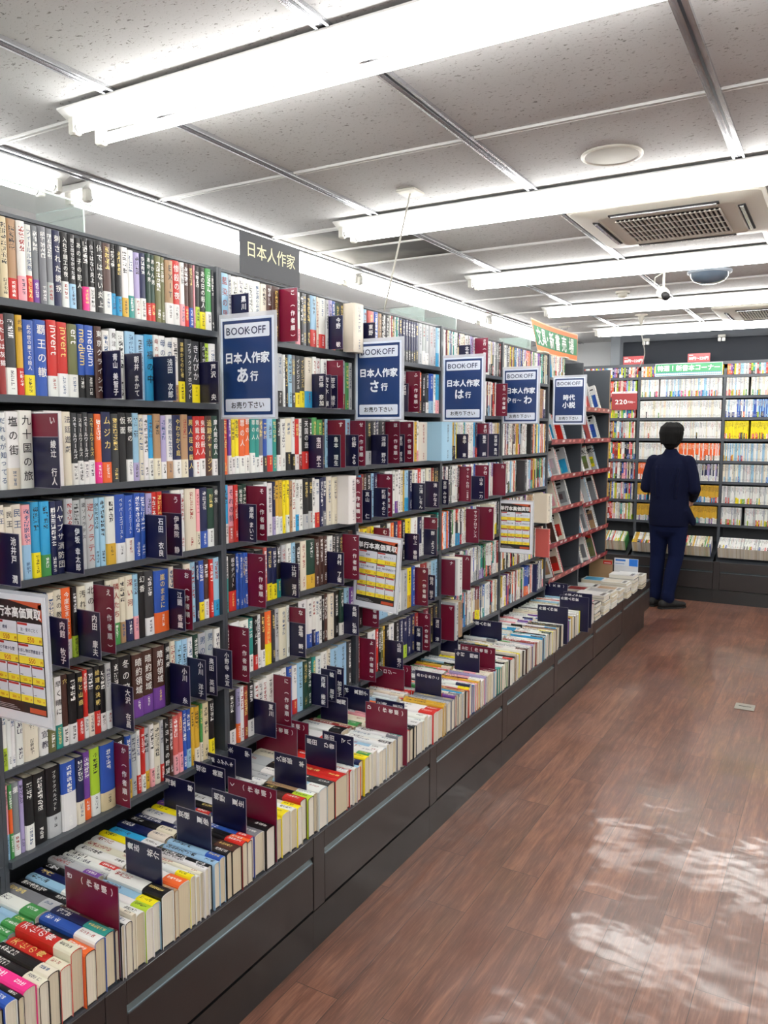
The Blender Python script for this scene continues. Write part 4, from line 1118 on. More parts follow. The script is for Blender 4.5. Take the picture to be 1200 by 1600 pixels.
# ------------------------------------------------------------------ ceiling equipment
def at(r): return T(-Vector(r.location))
def ceiling_ac(x0,x1,y0,y1,label):
    r=empty('air_conditioner',((x0+x1)/2,(y0+y1)/2,ZC)); P=at(r)
    def pt(nm,b,m,par=None): 
        o=b.build(nm,m,par or r); 
        if par is None: o.matrix_local=P
        return o
    z=ZC-.0125
    b=MB()
    def ring(i,zz,rr=.05):
        a,c,d,e=x0+i,x1-i,y0+i,y1-i; out=[]
        for cx,cy,a0 in ((c-rr,e-rr,0),(a+rr,e-rr,90),(a+rr,d+rr,180),(c-rr,d+rr,270)):
            for k in range(5):
                t=math.radians(a0+k*22.5); out.append((cx+rr*math.cos(t),cy+rr*math.sin(t),zz))
        return out
    b.loft([ring(0,z),ring(0,z-.012),ring(.012,z-.020),ring(.12,z-.034,.03),ring(.125,z-.030,.03),ring(.15,z-.030,.02)],cap=True,smooth=False)
    pt('panel',b,OFFP)
    gx0,gx1,gy0,gy1=x0+.19,x1-.19,y0+.19,y1-.19
    b=MB(); b.box(gx0,gx1,gy0,gy1,z-.0335,z-.0305); gr=pt('grille',b,DARKG)
    b=MB(); n=22
    for k in range(n+1):
        x=gx0+(gx1-gx0)*k/n; b.box(x-.0035,x+.0035,gy0,gy1,z-.040,z-.0338)
    for k in range(5):
        y=gy0+(gy1-gy0)*k/4; b.box(gx0,gx1,y-.003,y+.003,z-.0415,z-.0401)
    b.build('grille_bars',WHITEP,gr).matrix_local=Matrix.Identity(4)
    for a,c,d,e in ((gx0-.01,gx1+.01,y0+.085,y0+.115),(gx0-.01,gx1+.01,y1-.115,y1-.085),(x0+.085,x0+.115,gy0-.01,gy1+.01),(x1-.115,x1-.085,gy0-.01,gy1+.01)):
        b=MB(); b.box(a,c,d,e,z-.0355,z-.022); ol=pt('air_slot',b,DARKG)
        b=MB()
        if c-a>e-d: b.box(a+.01,c-.01,d+.008,e-.008,z-.041,z-.036)
        else: b.box(a+.008,c-.008,d+.01,e-.01,z-.041,z-.036)
        b.build('louvre',ALU,ol)
    tag(r,label,'air conditioner','ceiling cassette air conditioners')
ceiling_ac(-1.165,-.335,3.66,4.49,'white square ceiling air conditioner nearest the camera, upper right')
ceiling_ac(-1.0,-.17,7.05,7.88,'white square ceiling air conditioner between the two farthest lights, at the right edge')
# round ceiling speaker
r=empty('ceiling_speaker',(-.80,3.075,ZC)); P=at(r)
b=MB(); b.lathe([(.112,ZC-.0005),(.112,ZC-.006),(.104,ZC-.009),(.098,ZC-.006)],-.80,3.075,40); o=b.build('rim',OFFP,r); o.matrix_local=P
b=MB(); b.lathe([(.098,ZC-.0055),(.05,ZC-.0075),(.0,ZC-.008)],-.80,3.075,40); o=b.build('grille_disc',plain('beige_mesh',(168,164,150),.6,bump=(700,.6)),r); o.matrix_local=P
tag(r,'round beige ceiling speaker in a tile near the top right','speaker')
# smoked dome
r=empty('dome_cover',(-.80,5.55,ZC)); P=at(r)
b=MB(); b.lathe([(.135,ZC-.0005),(.135,ZC-.014),(.118,ZC-.018)],-.80,5.55,40); o=b.build('rim',plain('pale_blue_grey_plastic',(170,182,194),.4),r); o.matrix_local=P
b=MB(); b.lathe([(.118,ZC-.017),(.112,ZC-.04),(.09,ZC-.064),(.05,ZC-.078),(.0,ZC-.082)],-.80,5.55,40); o=b.build('dome',CLEARG,r); o.matrix_local=P
tag(r,'blue-grey half dome on the ceiling, right of the small camera','ceiling dome')
# small camera on a stem
r=empty('security_camera',(-1.03,5.30,ZC)); P=at(r)
def pt(nm,b,m,rr=None,PP=None):
    o=b.build(nm,m,r); o.matrix_local=P; return o
b=MB(); b.lathe([(.028,ZC-.0125),(.028,ZC-.024),(.008,ZC-.03)],-1.03,5.30,20,cap=True); b.tube([(-1.03,5.30,ZC-.02),(-1.03,5.30,ZC-.14)],.008,10); pt('stem',b,WHITEP)
b=MB(); b.tube([(-1.05,5.34,ZC-.135),(-1.045,5.33,ZC-.140),(-1.02,5.27,ZC-.168),(-1.015,5.26,ZC-.171)],[.02,.036,.036,.028],16); pt('body',b,WHITEP)
b=MB(); b.tube([(-1.017,5.262,ZC-.171),(-.998,5.222,ZC-.192)],[.02,.024],14); pt('lens',b,DARKG)
b=MB(); b.tube([(-1.05,5.34,ZC-.12),(-1.10,5.36,ZC-.10),(-1.09,5.33,ZC-.05),(-1.04,5.31,ZC-.03)],.004,8); pt('cable',b,WHITEP)
tag(r,'small white security camera hanging from the ceiling left of the smoked dome','security camera')
for x,y,l in ((-1.46,6.03,'small round smoke detector on the ceiling left of the hanging camera'),):
    r=empty('smoke_detector',(x,y,ZC)); P=at(r)
    b=MB(); b.lathe([(.052,ZC-.0005),(.05,ZC-.018)],x,y,24); pt('base_ring',b,OFFP)
    b=MB(); b.lathe([(.034,ZC-.018),(.034,ZC-.038),(.02,ZC-.045),(0,ZC-.046)],x,y,24); pt('sensor_head',b,OFFP)
    tag(r,l,'smoke detector')
r=empty('ceiling_hook_plate',(-2.42,7.72,ZC)); P=at(r)
b=MB(); b.bevbox(-2.47,-2.37,7.69,7.75,ZC-.014,ZC-.0005,.004); pt('plate',b,WHITEP)
b=MB(); b.tube([(-2.45,7.72,ZC-.014),(-2.45,7.72,ZC-.03),(-2.42,7.72,ZC-.035),(-2.39,7.72,ZC-.03),(-2.39,7.72,ZC-.014)],.004,8); pt('hook',b,ALU)
tag(r,'small white plate with a bright hook on the ceiling above the green banner','ceiling fixture')
# return-air grille with a dark stain, by the wall-side lamps
def stain_mat():
    m,N,Lk,P_=newmat('stained_perforated_metal')
    tc=N.new('ShaderNodeTexCoord'); nz=N.new('ShaderNodeTexNoise'); nz.inputs['Scale'].default_value=2.2; nz.inputs['Detail'].default_value=5; Lk.new(tc.outputs['Object'],nz.inputs['Vector'])
    sp=N.new('ShaderNodeSeparateXYZ'); Lk.new(tc.outputs['Object'],sp.inputs[0])
    gx=N.new('ShaderNodeMapRange'); gx.inputs[1].default_value=-.3; gx.inputs[2].default_value=.2; gx.inputs[3].default_value=-.25; gx.inputs[4].default_value=.25; Lk.new(sp.outputs[0],gx.inputs[0])
    f=mathn(N,Lk,'ADD',nz.outputs['Fac'],gx.outputs[0])
    cr=N.new('ShaderNodeValToRGB'); e=cr.color_ramp.elements; e[0].position=.35; e[0].color=L4((140,136,124)); e[1].position=.68; e[1].color=L4((58,55,50)); Lk.new(f,cr.inputs[0])
    vo=N.new('ShaderNodeTexVoronoi'); vo.inputs['Scale'].default_value=95; vo.inputs['Randomness'].default_value=0; Lk.new(tc.outputs['Object'],vo.inputs['Vector'])
    lt=mathn(N,Lk,'LESS_THAN',vo.outputs['Distance'],.27)
    mx=N.new('ShaderNodeMix'); mx.data_type='RGBA'; Lk.new(lt,mx.inputs[0]); Lk.new(cr.outputs[0],mx.inputs[6]); mx.inputs[7].default_value=L4((62,60,56)); Lk.new(mx.outputs[2],P_.inputs['Base Color']); P_.inputs['Roughness'].default_value=.6
    return m
STM=stain_mat()
for y0,y1,l in ((3.475,3.86,'perforated return-air grille panel beside the wall-side lights, nearer half'),(3.87,4.25,'dark-stained return-air grille panel beside the wall-side lights, farther half')):
    r=empty('return_air_grille',(-2.33,(y0+y1)/2,ZC)); P=at(r)
    b=MB(); b.box(-.345,.345,-(y1-y0)/2,(y1-y0)/2,-.004,-.0005); o=b.build('perforated_panel',STM,r)
    b=MB(); 
    for a,c,d,e in ((-.345,-.338,y0,y1),(.338,.345,y0,y1),(-.338,.338,y0,y0+.006),(-.338,.338,y1-.006,y1)): b.box(a,c,d-(y0+y1)/2,e-(y0+y1)/2,-.009,-.0042)
    b.build('frame',WHITEM,r); tag(r,l,'air grille','return-air grille panels')
# power cords hanging from ceiling roses
def cord(name,x,y,path,rose,label):
    r=empty(name,(x,y,ZC)); P=at(r)
    b=MB()
    if rose=='square': b.bevbox(x-.045,x+.045,y-.05,y+.05,ZC-.012,ZC-.0005,.003)
    else: b.lathe([(.055,ZC-.0005),(.055,ZC-.006),(.03,ZC-.012),(.016,ZC-.06),(.008,ZC-.09)],x,y,20,cap=False)
    o=b.build('ceiling_rose',OFFP,r); o.matrix_local=P
    b=MB(); b.tube(path,.0042,8); o=b.build('cord',WHITEP,r); o.matrix_local=P
    tag(r,label,'power cord','hanging white cords')
def curve_pts(P0,P1,P2,P3,n=18):
    out=[]
    for i in range(n+1):
        t=i/n; out.append(tuple((1-t)**3*a+3*(1-t)**2*t*b_+3*(1-t)*t*t*c+t**3*d for a,b_,c,d in zip(P0,P1,P2,P3)))
    return out
cord('power_cord',-1.66,3.10,curve_pts((-1.66,3.10,ZC-.012),(-1.73,3.14,2.52),(-1.76,3.16,2.44),(-2.02,3.50,2.270)),'square','white cord hanging from a square ceiling plate behind the second and third bookcases')
cord('power_cord',-1.60,7.30,curve_pts((-1.60,7.30,ZC-.08),(-1.60,7.32,2.40),(-1.52,7.5,2.38),(-1.93,8.525,2.27)),'cone','white cord curving down to the far bookcase beside the leftmost small red sign')

# ------------------------------------------------------------------ far bookcases across the end wall
YFc,YFb,YFt=8.545,8.79,8.29       # shelf front, back, tray front
XD=[-2.70,-1.868,-1.045,-.222,.60,1.42,2.24]
ZF=[2.235,2.030,1.817,1.607,1.388,1.180,.965,.752]
FARN=['far bookcase at the left end, behind the 220 yen sign','far bookcase behind the standing person','far bookcase at the right edge','far bookcase right of the picture, nearest to it','far bookcase right of the picture, farther','far bookcase in the right-hand corner']
for i in range(6):
    x0,x1=XD[i]+.0004,XD[i+1]-.0004
    r=empty('bookcase',((x0+x1)/2,YFc,0)); P=at(r)
    for a,c in ((x0,x0+.013),(x1-.013,x1)):
        b=MB(); b.box(a,c,YFc,YFb-.02,.335,2.30); pt('side_panel',b,SLATE)
    b=MB(); b.box(x0,x1,YFb-.0195,YFb-.012,.335,2.36); pt('back_panel',b,DARKP)
    b=MB(); b.box(x0,x1,YFc+.02,YFb-.02,2.361,2.372); b.box(x0,x1,YFc+.02,YFc+.03,2.3415,2.361); pt('top_rail',b,SLATE)
    for z in ZF:
        b=MB(); b.box(x0+.0135,x1-.0135,YFc-.0015,YFb-.02,z-.022,z); b.box(x0+.0135,x1-.0135,YFc-.004,YFc-.0015,z-.024,z+.003); pt('shelf',b,SLATE)
    # sloping tray for the spine-up row
    b=MB(); b.loft([[(x,YFt+.03,.405),(x,YFb-.02,.548),(x,YFb-.02,.540),(x,YFt+.03,.397)] for x in (x0+.0135,x1-.0135)],cap=True); pt('sloping_tray',b,DARKP)
    tag(r,'slate grey '+FARN[i],'bookcase','bookcases along the far wall')
    r=empty('drawer_base',((x0+x1)/2,YFt,0)); P=at(r)
    b=MB(); b.box(x0,x1,YFt+.02,YFb-.02,.1305,.334); pt('carcass',b,BASEM)
    b=MB(); b.bevbox(x0,x0+.058,YFt,YFt+.0195,.131,.41,.0015); pt('post',b,SLATEB)if False else pt('post',b,BASEM)
    b=MB(); b.bevbox(x0+.0585,x1,YFt+.001,YFt+.0195,.318,.405,.0015); pt('fascia',b,BASEM)
    b=MB(); b.bevbox(x0+.06,x1-.002,YFt+.001,YFt+.0195,.136,.300,.002); d=pt('drawer',b,BASEM)
    b=MB(); b.box(x0+.062,x1-.004,YFt+.006,YFt+.018,.3005,.3175); b.build('grip_channel',GRIP,d)
    b=MB(); b.box(x0+.062,x1-.004,YFt-.0005,YFt+.005,.3003,.3045); b.build('grip_edge',GRIPLIT,d)
    b=MB(); b.box(x0,x1,YFt+.004,YFb-.02,0,.130); pt('plinth',b,PLINTH)
    tag(r,'dark drawer base, '+['leftmost, under','mostly hidden by the person, under','at the right edge, under','just right of view, under','farther right of view, under','rightmost, under'][i]+' a far bookcase','cabinet','drawer bases along the far wall')

# series look of every far shelf: (cover codes, band chance) for the left, middle, right bookcase
FS={1:[None,'W','W','W','WWRO','WWOg','y/W','y/W'],2:[None,'WWg','WL','Y/Y','WwL','gL','WWl','WWg']}
FROWN=['top','second','third','fourth','fifth','sixth','seventh','bottom']
far=[]
for bay in range(0,6):
    for row in range(8):
        rng=random.Random(5000+bay*10+row)
        x=XD[bay]+.015; xe=XD[bay+1]-.015
        if bay==0: x=-2.45
        lean=0
        while x<xe-.008:
            if bay==0 or row==0: t=rng.uniform(.010,.020); cov=rng.choice('WWWwwPRVLKNBrYyTglO'); ob=rng.choice('WRBKPYl') if rng.random()<.4 else ''; h=rng.uniform(.165,.182) if row else .105
            else:
                t=rng.uniform(.0085,.0125); cov=rng.choice('WWWWWw'); ob=''; h=.1735
                if row in (1,): 
                    ob=rng.choice('RCKOVElYyBHP') if rng.random()<.42 else ''; cov=rng.choice('WWWWwgL'); h=.178
                elif row==2 and bay==2: ob=rng.choice('NNBlO') if rng.random()<.4 else ''; cov=rng.choice('WWWLB') 
                elif row==3 and bay==2: cov='Y'; ob=rng.choice('RRKWO') if rng.random()<.45 else ''
                elif row==4 and bay==1 and x>-1.46: cov=rng.choice('OOOW'); ob=rng.choice(['W','W','','K'])
                elif row==4 and bay==2: ob=rng.choice('RyB') if rng.random()<.12 else ''; cov=rng.choice('wwWL')
                elif row==5 and bay==1: cov=rng.choice('gNvgW') if x>-1.5 else 'O'; ob='W' if rng.random()<.8 else ''
                elif row==5 and bay==2: ob=rng.choice('BLR') if rng.random()<.15 else ''; cov=rng.choice('WgwL')
                elif row in (6,7) and bay==1: cov='y'; ob=rng.choice('WWCRBWW') if row==6 else rng.choice('WWWVT'); 
                elif row in (6,7): ob=rng.choice('RRlYE') if rng.random()<.35 else ''; cov=rng.choice('WWWg')
                elif rng.random()<.05: ob=rng.choice('KER')
            if x+t>xe: break
            far.append((bay,row,x,t,h,cov,ob)); x+=t+.0004
            if rng.random()<.006: x+=rng.uniform(.01,.03)
def farmat(x,row,dy): return basis((0,-1,0),(1,0,0),(0,0,1),(x,YFc+.003+dy,ZF[row]+.0006))
cand=[q for q in far if (q[0]==1 and q[1] in(1,2,3,4)) or (q[0]==2 and q[1] in (1,2) and q[2]<-.5)]
cand=sorted(cand,key=lambda q:(q[0],q[1],q[2]))[:300]
cset=set(id(q) for q in cand)
b=MB(); kf=defaultdict(int)
for q in far:
    bay,row,x,t,h,cov,ob=q
    rng=random.Random(int(x*100000)+row*7919)
    kf[(bay,row)]+=1; w_=.105 if not(bay==0) else .108
    if id(q) in cset:
        o=make_book('pocket_book',t,h,w_,cov,ob,rng,farmat(x,row,rng.uniform(0,.003)),None,False)
        tag(o,'%s pocket book%s, %s from left, %s shelf, %s'%(CN[cov],' with %s band'%CN[ob] if ob else '',nth(kf[(bay,row)]),FROWN[row],'case behind person' if bay==1 else 'far right case'),'book','pocket books on the far bookcases')
    else:
        t_=MB(); book_into(t_,t,h,w_,cov,ob,rng); b.add(t_,farmat(x,row,rng.uniform(0,.003)))
o=b.build('pocket_book',[PRINT,PAGES]); tag(o,'the many remaining pocket books filling the far bookcases','books','pocket books on the far bookcases','stuff')
# spine-up pocket books in the sloping trays
kk=defaultdict(int); ang=math.radians(30)
for bay in range(0,3):
    rng=random.Random(77+bay); x=XD[bay]+.03 if bay else -2.35; xe=XD[bay+1]-.045
    while x<xe:
        t=rng.uniform(.009,.014); cov=rng.choice('WWWWwwyEgR' if bay<2 else 'WWWWg'); ob=rng.choice('WRKBlY') if rng.random()<.4 else ''
        mt=basis((0,-math.sin(ang),math.cos(ang)),(1,0,0),(0,math.cos(ang),math.sin(ang)),(x,YFt-.002+rng.uniform(0,.004),.5505))
        q=random.Random(int(x*1e5)); kk[bay]+=1
        o=make_book('tray_pocket_book',t,.173,.125,cov,ob,q,mt,None,False,ho=.05)
        tag(o,'%s pocket book spine up, %s from left, %s tray'%(CN[cov],nth(kk[bay]),['left far','middle far','right far'][bay]),'book','pocket books spine up in the far trays')
        x+=t+.0004

# signs of the far wall
def plate(name,w_,h_,base,draw,mat,label,cat='sign',group=None,th=.002):
    b=MB(); b.box(0,w_,0,h_,-th,0,lin(base)); draw(b); o=b.build(name,SIGN); o.matrix_world=mat; return tag(o,label,cat,group)
FB=lambda x,y,z: basis((1,0,0),(0,0,1),(0,-1,0),(x,y,z))
RD=(150,42,44)
def d220(b):
    rect(b,0,.262,.172,.192,(232,222,222),.0006); ctext(b,'文庫・新書',.13,.182,.013,(150,42,44),.001,.01)
    ctext(b,'220',.098,.085,.066,(242,236,232),.001,.03,1.15); ctext(b,'円均一',.205,.080,.026,(242,236,232),.001,.02)
plate('price_sign',.262,.192,RD,d220,FB(-2.145,YFc-.012,1.902),'large red 220 yen sign with a clear holder on the left far bookcase','sign')
def d110(b): 
    rect(b,.012,.05,.066,.070,(240,230,228),.0006)
    ctext(b,'110円〜220円',.105,.036,.036,(244,238,236),.001,.03,width=.185)
for k,(x,l) in enumerate(((-2.045,"small red 110 to 220 yen sign at the left, crossed by the white cord"),(-1.405,'small red 110 to 220 yen sign above the green sign'),(-.62,'small red 110 to 220 yen sign at the right edge'))):
    plate('price_sign',.21,.084,(158,40,46),d110,FB(x,YFc-.004 if False else YFc+.015,2.3725) if k else FB(x,YFc+.015,2.3725),l,'sign','small red price signs on the far bookcase tops')
def dgreen(b):
    rect(b,.004,.636,.036,.121,(38,140,84),.0006); rect(b,.004,.636,.004,.036,(40,120,140),.0006)
    ctext(b,'特選！新書本コーナー',.32,.078,.062,(244,248,244),.001,.035,width=.60)
    for k in range(34): rect(b,.012+k*.0182,.012+k*.0182+.014,.012,.028,(222,236,240),.001)
plate('corner_sign',.640,.125,(230,240,236),dgreen,FB(-1.712,YFc-.006,2.2385),'long green sign with white characters hanging across the far bookcase top','sign')
# clip lights above the header
for k,(x,l) in enumerate(((-1.86,'white clip light on the header, left above the cord'),(-1.12,'white clip light on the header, above the green sign'),(-.66,'white clip light on the header at the right edge'))):
    r=empty('clip_light',(x,8.745,2.62)); P=at(r)
    b=MB(); b.bevbox(x-.035,x+.035,8.742,8.771,2.625,2.652,.003); pt('bracket',b,WHITEP)
    for s in (-.018,.020):
        b=MB(); b.bevbox(x+s-.015,x+s+.015,8.73,8.765,2.585,2.622,.004); pt('lamp_head',b,WHITEM)
    tag(r,l,'clip light','clip lights on the header')

# ------------------------------------------------------------------ magazines
def magazine(th,h,w_,c1,c2,rng,mat,label,big=None):
    r=MB(); P0=lin(PAL[c1]); 
    r.box(-w_,0,0,th,0,h,P0)
    o=MB(); o=r
    # front cover is the y=0 face (towards the camera), spine at x=0
    fr=lambda a,c,z:(-w_+a,-z,c)
    def q(x0,x1,y0,y1,c,z=.0004): r.face([fr(x0,y0,z),fr(x1,y0,z),fr(x1,y1,z),fr(x0,y1,z)],lin(c))
    rgb=PAL[c2]
    full=rng.random()<.45; m_=.002 if full else .012
    q(m_,w_-m_,m_ if full else h*rng.uniform(.08,.16),h-m_ if full else h*rng.uniform(.55,.70),rgb)
    for _ in range(rng.randint(2,5)):
        a0=rng.uniform(m_,w_*.6); b0=rng.uniform(h*.1,h*.5); f=rng.uniform(.45,1.3)
        q(a0,min(w_-m_,a0+rng.uniform(.03,.08)),b0,min(h*.66,b0+rng.uniform(.02,.07)),tuple(min(255,int(v*f+rng.uniform(0,50))) for v in rgb),.0006+_*.00012)
    if full: q(m_,w_-m_,h*.80,h*.93,PAL[rng.choice('WRYWK')],.0009)
    ink=(30,30,34) if c1 not in DARKSET else (235,235,230)
    for k in range(rng.randint(4,7)):
        y=h*.72+rng.uniform(0,.2)*h; x=rng.uniform(.012,w_*.5); q(x,x+rng.uniform(.03,.08),y,y+rng.uniform(.005,.018),ink,.0011)
    if big:
        t=MB(); htext(t,big,.02,h*.80,.045,lin(ink),.0014,None,0,.01)
        for p_ in range(len(t.v)): x,y,z=t.v[p_]; t.v[p_]=fr(x,y,z)
        r.add(t,Matrix.Identity(4))
    # page edges at head and foot, printed spine
    r.face([(-w_+.001,.0008,h+.0003),(-.001,.0008,h+.0003),(-.001,th-.0008,h+.0003),(-w_+.001,th-.0008,h+.0003)],lin((216,210,196)))
    for k in range(7):
        z=h*.2+k*h*.09; r.face([(.0004,th*.25,z),(.0004,th*.75,z),(.0004,th*.75,z+h*.06),(.0004,th*.25,z+h*.06)],lin(ink))
    b_=r.build('magazine',SIGN); b_.matrix_world=mat
    return tag(b_,label,'magazine','magazines on the magazine bookcases')
MZ={7:[1.612,1.362,1.132,.886,.642],8:[1.855,1.612,1.362,1.112,.880,.640]}
MR={7:['second','third','fourth','fifth','sixth'],8:['top','second','third','fourth','fifth','bottom']}
# shelves tilt back, so the magazines lean in with their feet against the price strips; (start, count) groups leave the covers in view
PLAN={(7,0):[(.02,4),(.16,3),(.33,4)],(7,1):[(.02,6),(.25,4),(.50,2)],(7,2):[(.02,5),(.22,6),(.50,3)],(7,3):[(.06,3),(.22,4),(.40,3)],(7,4):[(.14,3),(.36,3)],
 (8,0):[(.04,4),(.24,5),(.48,3)],(8,1):[(.05,3),(.24,4),(.47,3)],(8,2):[(.04,4),(.26,3),(.45,4)],(8,3):[(.03,5),(.22,5),(.46,4)],(8,4):[(.04,5),(.22,6),(.46,4)],(8,5):[(.05,4),(.26,4),(.48,3)]}
for (bay,k),plan in PLAN.items():
    rng=random.Random(300+bay*10+k); z=MZ[bay][k]; cnt_=0; ye=YD[bay+1]-.016
    tilt=math.radians(16.5)
    for st_,n in plan:
        y=YD[bay]+st_+.012
        for j in range(n):
            th=rng.uniform(.006,.016); h=rng.uniform(.188,.212); w_=rng.uniform(.15,.185)
            if y+th>ye: break
            cnt_+=1
            c1=rng.choice('WWWWwgLKRWs') if j else rng.choice('WWgwW'); c2=rng.choice('GgtbERBYoPLsC')
            mt=T((XF+.0105-rng.uniform(0,.004),y,z+.0035))@Matrix.Rotation(-tilt,4,'Y')
            magazine(th,h,w_,c1,c2,rng,mt,'%s magazine with %s picture, %s from left, %s shelf, %s'%(CN[c1],CN[c2],nth(cnt_),MR[bay][k],'first magazine case' if bay==7 else 'last magazine case'),'BOOKS' if (bay,k,j)==(8,2,0) else None)
            y+=th+.0015
# books on the very top of the first magazine bookcase
rng=random.Random(4); y=YD[7]+.02
for j,(c,o_,lean) in enumerate([('C','',1),('w','',0),('g','E',0),('W','K',0),('R','',0),('W','R',0),('w','W',0),('W','',0),('g','K',0),('R','W',0),('L','',0),('W','y',0),('K','',0),('w','',0),('E','W',0)]):
    th=.016+rng.uniform(-.003,.006)
    mt=T((XF-.006,y+(.030 if lean else 0),2.0465))@(Matrix.Rotation(math.radians(14),4,'X') if lean else Matrix.Identity(4))
    if lean: mt=T((XF-.006,y+.045,2.0455))@Matrix.Rotation(math.radians(13),4,'X')
    h=.150
    o=make_book('novel',th,h,.12,c,o_,rng,mt,None,False,ho=.05)
    tag(o,'%s low book%s on top of the first magazine bookcase, %s from left'%(CN[c],' leaning' if lean else '',nth(j+1)),'book','low books on top of the magazine bookcase')
    y+= th+.001 if not lean else .075

# flat stacks at the far end of the tray
def flat_book(name,x,y,z,L_,W_,th,rz,c1,c2,rng,label,group):
    b=MB(); P0=lin(PAL[c1])
    b.box(-L_/2,L_/2,-W_/2,W_/2,0,.0012,P0); b.box(-L_/2,L_/2,-W_/2,W_/2,th-.0012,th,P0); b.box(-L_/2,L_/2,W_/2-.0014,W_/2,.0013,th-.0013,P0)
    q=lambda x0,x1,y0,y1,c: b.face([(x0,y0,th+.0003),(x1,y0,th+.0003),(x1,y1,th+.0003),(x0,y1,th+.0003)],lin(c))
    q(-L_*.42,L_*.25,-W_*.4,W_*.4,PAL[c2]); ink=(40,40,46) if c1 not in DARKSET else (232,232,228)
    for k in range(5): b.face([(L_*.30,-W_*.35+k*W_*.14,th+.0006),(L_*.42,-W_*.35+k*W_*.14,th+.0006),(L_*.42,-W_*.35+k*W_*.14+W_*.1,th+.0006),(L_*.30,-W_*.35+k*W_*.14+W_*.1,th+.0006)],lin(ink))
    r=b.build(name,SIGN)
    b=MB(); b.box(-L_/2+.0025,L_/2-.0025,-W_/2+.0025,W_/2-.0015,.00125,th-.00125,lin(rng.choice([(226,220,204),(216,206,182),(230,227,216)]))); b.build('page_block',PAGES,r)
    r.matrix_world=T((x,y,z))@Matrix.Rotation(rz,4,'Z'); return tag(r,label,'book',group)
rng=random.Random(21)
STK=[(-1.500,5.40,5,.19,.135,'P','K','black and pink'),(-1.505,5.60,6,.215,.155,'W','G','grey and white'),(-1.50,5.82,5,.21,.15,'g','W','light grey'),(-1.50,6.04,4,.20,.145,'t','G','tan and grey'),(-1.49,6.24,6,.20,.14,'w','w','cream'),(-1.485,6.46,6,.20,.15,'W','W','white'),(-1.475,6.68,5,.215,.16,'W','g','white')]
STK2=[(-1.735,5.74,3,.19,.14,'Y','L','yellow and blue'),(-1.72,6.00,3,.20,.15,'r','W','dark red and white'),(-1.72,6.24,3,.20,.15,'W','y','white and mustard'),(-1.715,6.50,3,.21,.17,'C','y','blue and yellow')]
for si,(x,y,n,L_,W_,c2,c3,nm) in enumerate(STK+STK2):
    z=.3935; row='front' if si<len(STK) else 'rear'
    sn=si+1 if si<len(STK) else si-len(STK)+1
    for k in range(n):
        th=rng.uniform(.015,.028); top=(k==n-1)
        c1=rng.choice('WWwgKW') if not top else ('K' if nm.startswith('black') else 'W' if c2 in'WwgY' else 'W')
        cc_=c2 if top else rng.choice('GgLRtW')
        flat_book('stacked_book',x+rng.uniform(-.006,.006),y+rng.uniform(-.004,.004),z,L_,W_,th,rng.uniform(-.03,.03),c1,cc_,rng,
          '%s flat book, %s from bottom, %s %s stack at tray end'%(nm if top else CN[c1],nth(k+1),nth(sn),row),'flat stacks of books at the tray end')
        z+=th+.0006
r=empty('display_stand',(-1.55,6.84,.3935)); P=at(r)
b=MB(); b.box(-1.655,-1.455,6.80,6.86,.3935,.397); b.box(-1.655,-1.455,6.838,6.842,.397,.60); b.box(-1.655,-1.455,6.836,6.8378,.535,.60,lin((226,232,240))); 
b.box(-1.645,-1.56,6.8352,6.8358,.575,.590,lin((40,120,210))); b.box(-1.53,-1.457,6.8352,6.8358,.537,.598,lin((30,120,220))); b.box(-1.645,-1.57,6.8352,6.8358,.550,.556,lin((120,160,210)))
for p_ in range(len(b.c)): 
    if b.c[p_]==(1,1,1): b.c[p_]=lin((225,228,232))
pt('printed_card',b,SIGN); tag(r,'small white and blue notice standing behind the last white stack','sign')
r=empty('display_stand',(-1.75,6.80,.3935)); P=at(r)
b=MB(); b.box(-1.86,-1.66,6.80,6.806,.3935,.585,lin((168,136,100))); b.box(-1.74,-1.665,6.7985,6.7995,.545,.575,lin((190,44,36))); b.box(-1.73,-1.675,6.7975,6.7983,.553,.558,lin((236,228,220)))
pt('printed_card',b,SIGN); tag(r,'tan notice card with a red corner standing behind the rear stacks','sign')

# floor socket plate
r=empty('floor_plate',(-.44,5.19,0)); P=at(r)
b=MB(); b.bevbox(-.495,-.385,5.135,5.245,0.0003,.006,.002); pt('cover',b,plain('brushed_floor_plate',(168,166,158),.35,.6))
b=MB(); b.box(-.475,-.405,5.186,5.194,.0062,.0068); pt('lid_seam',b,DARKG)
tag(r,'small square metal socket plate in the wooden floor','floor plate')

# ------------------------------------------------------------------ the person reading at the far bookcase
def blob(b,path,rad,n=14,sq=1.0):
    """capsule chain with rounded ends; rad may hold (rx,ry) pairs used across x and y"""
    P=[Vector(p) for p in path]; R=[r if isinstance(r,tuple) else (r,r) for r in rad]
    rings=[]
    t0=(P[1]-P[0]).normalized(); a=Vector((1,0,0))
    if abs(t0.dot(a))>.95: a=Vector((0,0,1))
    def ring(p,t,k,rx,ry):
        global _a
        aa=(a-t*a.dot(t)).normalized(); bb=t.cross(aa)
        return [tuple(p+aa*math.cos(2*math.pi*q/n)*rx+bb*math.sin(2*math.pi*q/n)*ry) for q in range(n)]
    e=[]
    r0=sum(R[0])/2; r1=sum(R[-1])/2; t1=(P[-1]-P[-2]).normalized()
    for f in (-.97,-.8,-.45): c=math.sqrt(1-f*f); rings.append(ring(P[0]+t0*f*r0,t0,0,R[0][0]*c,R[0][1]*c))
    for i,p in enumerate(P):
        t=(P[min(i+1,len(P)-1)]-P[max(i-1,0)]).normalized(); rings.append(ring(p,t,i,*R[i]))
    for f in (.45,.8,.97): c=math.sqrt(1-f*f); rings.append(ring(P[-1]+t1*f*r1,t1,0,R[-1][0]*c,R[-1][1]*c))
    b.loft(rings,cap=True,smooth=True)
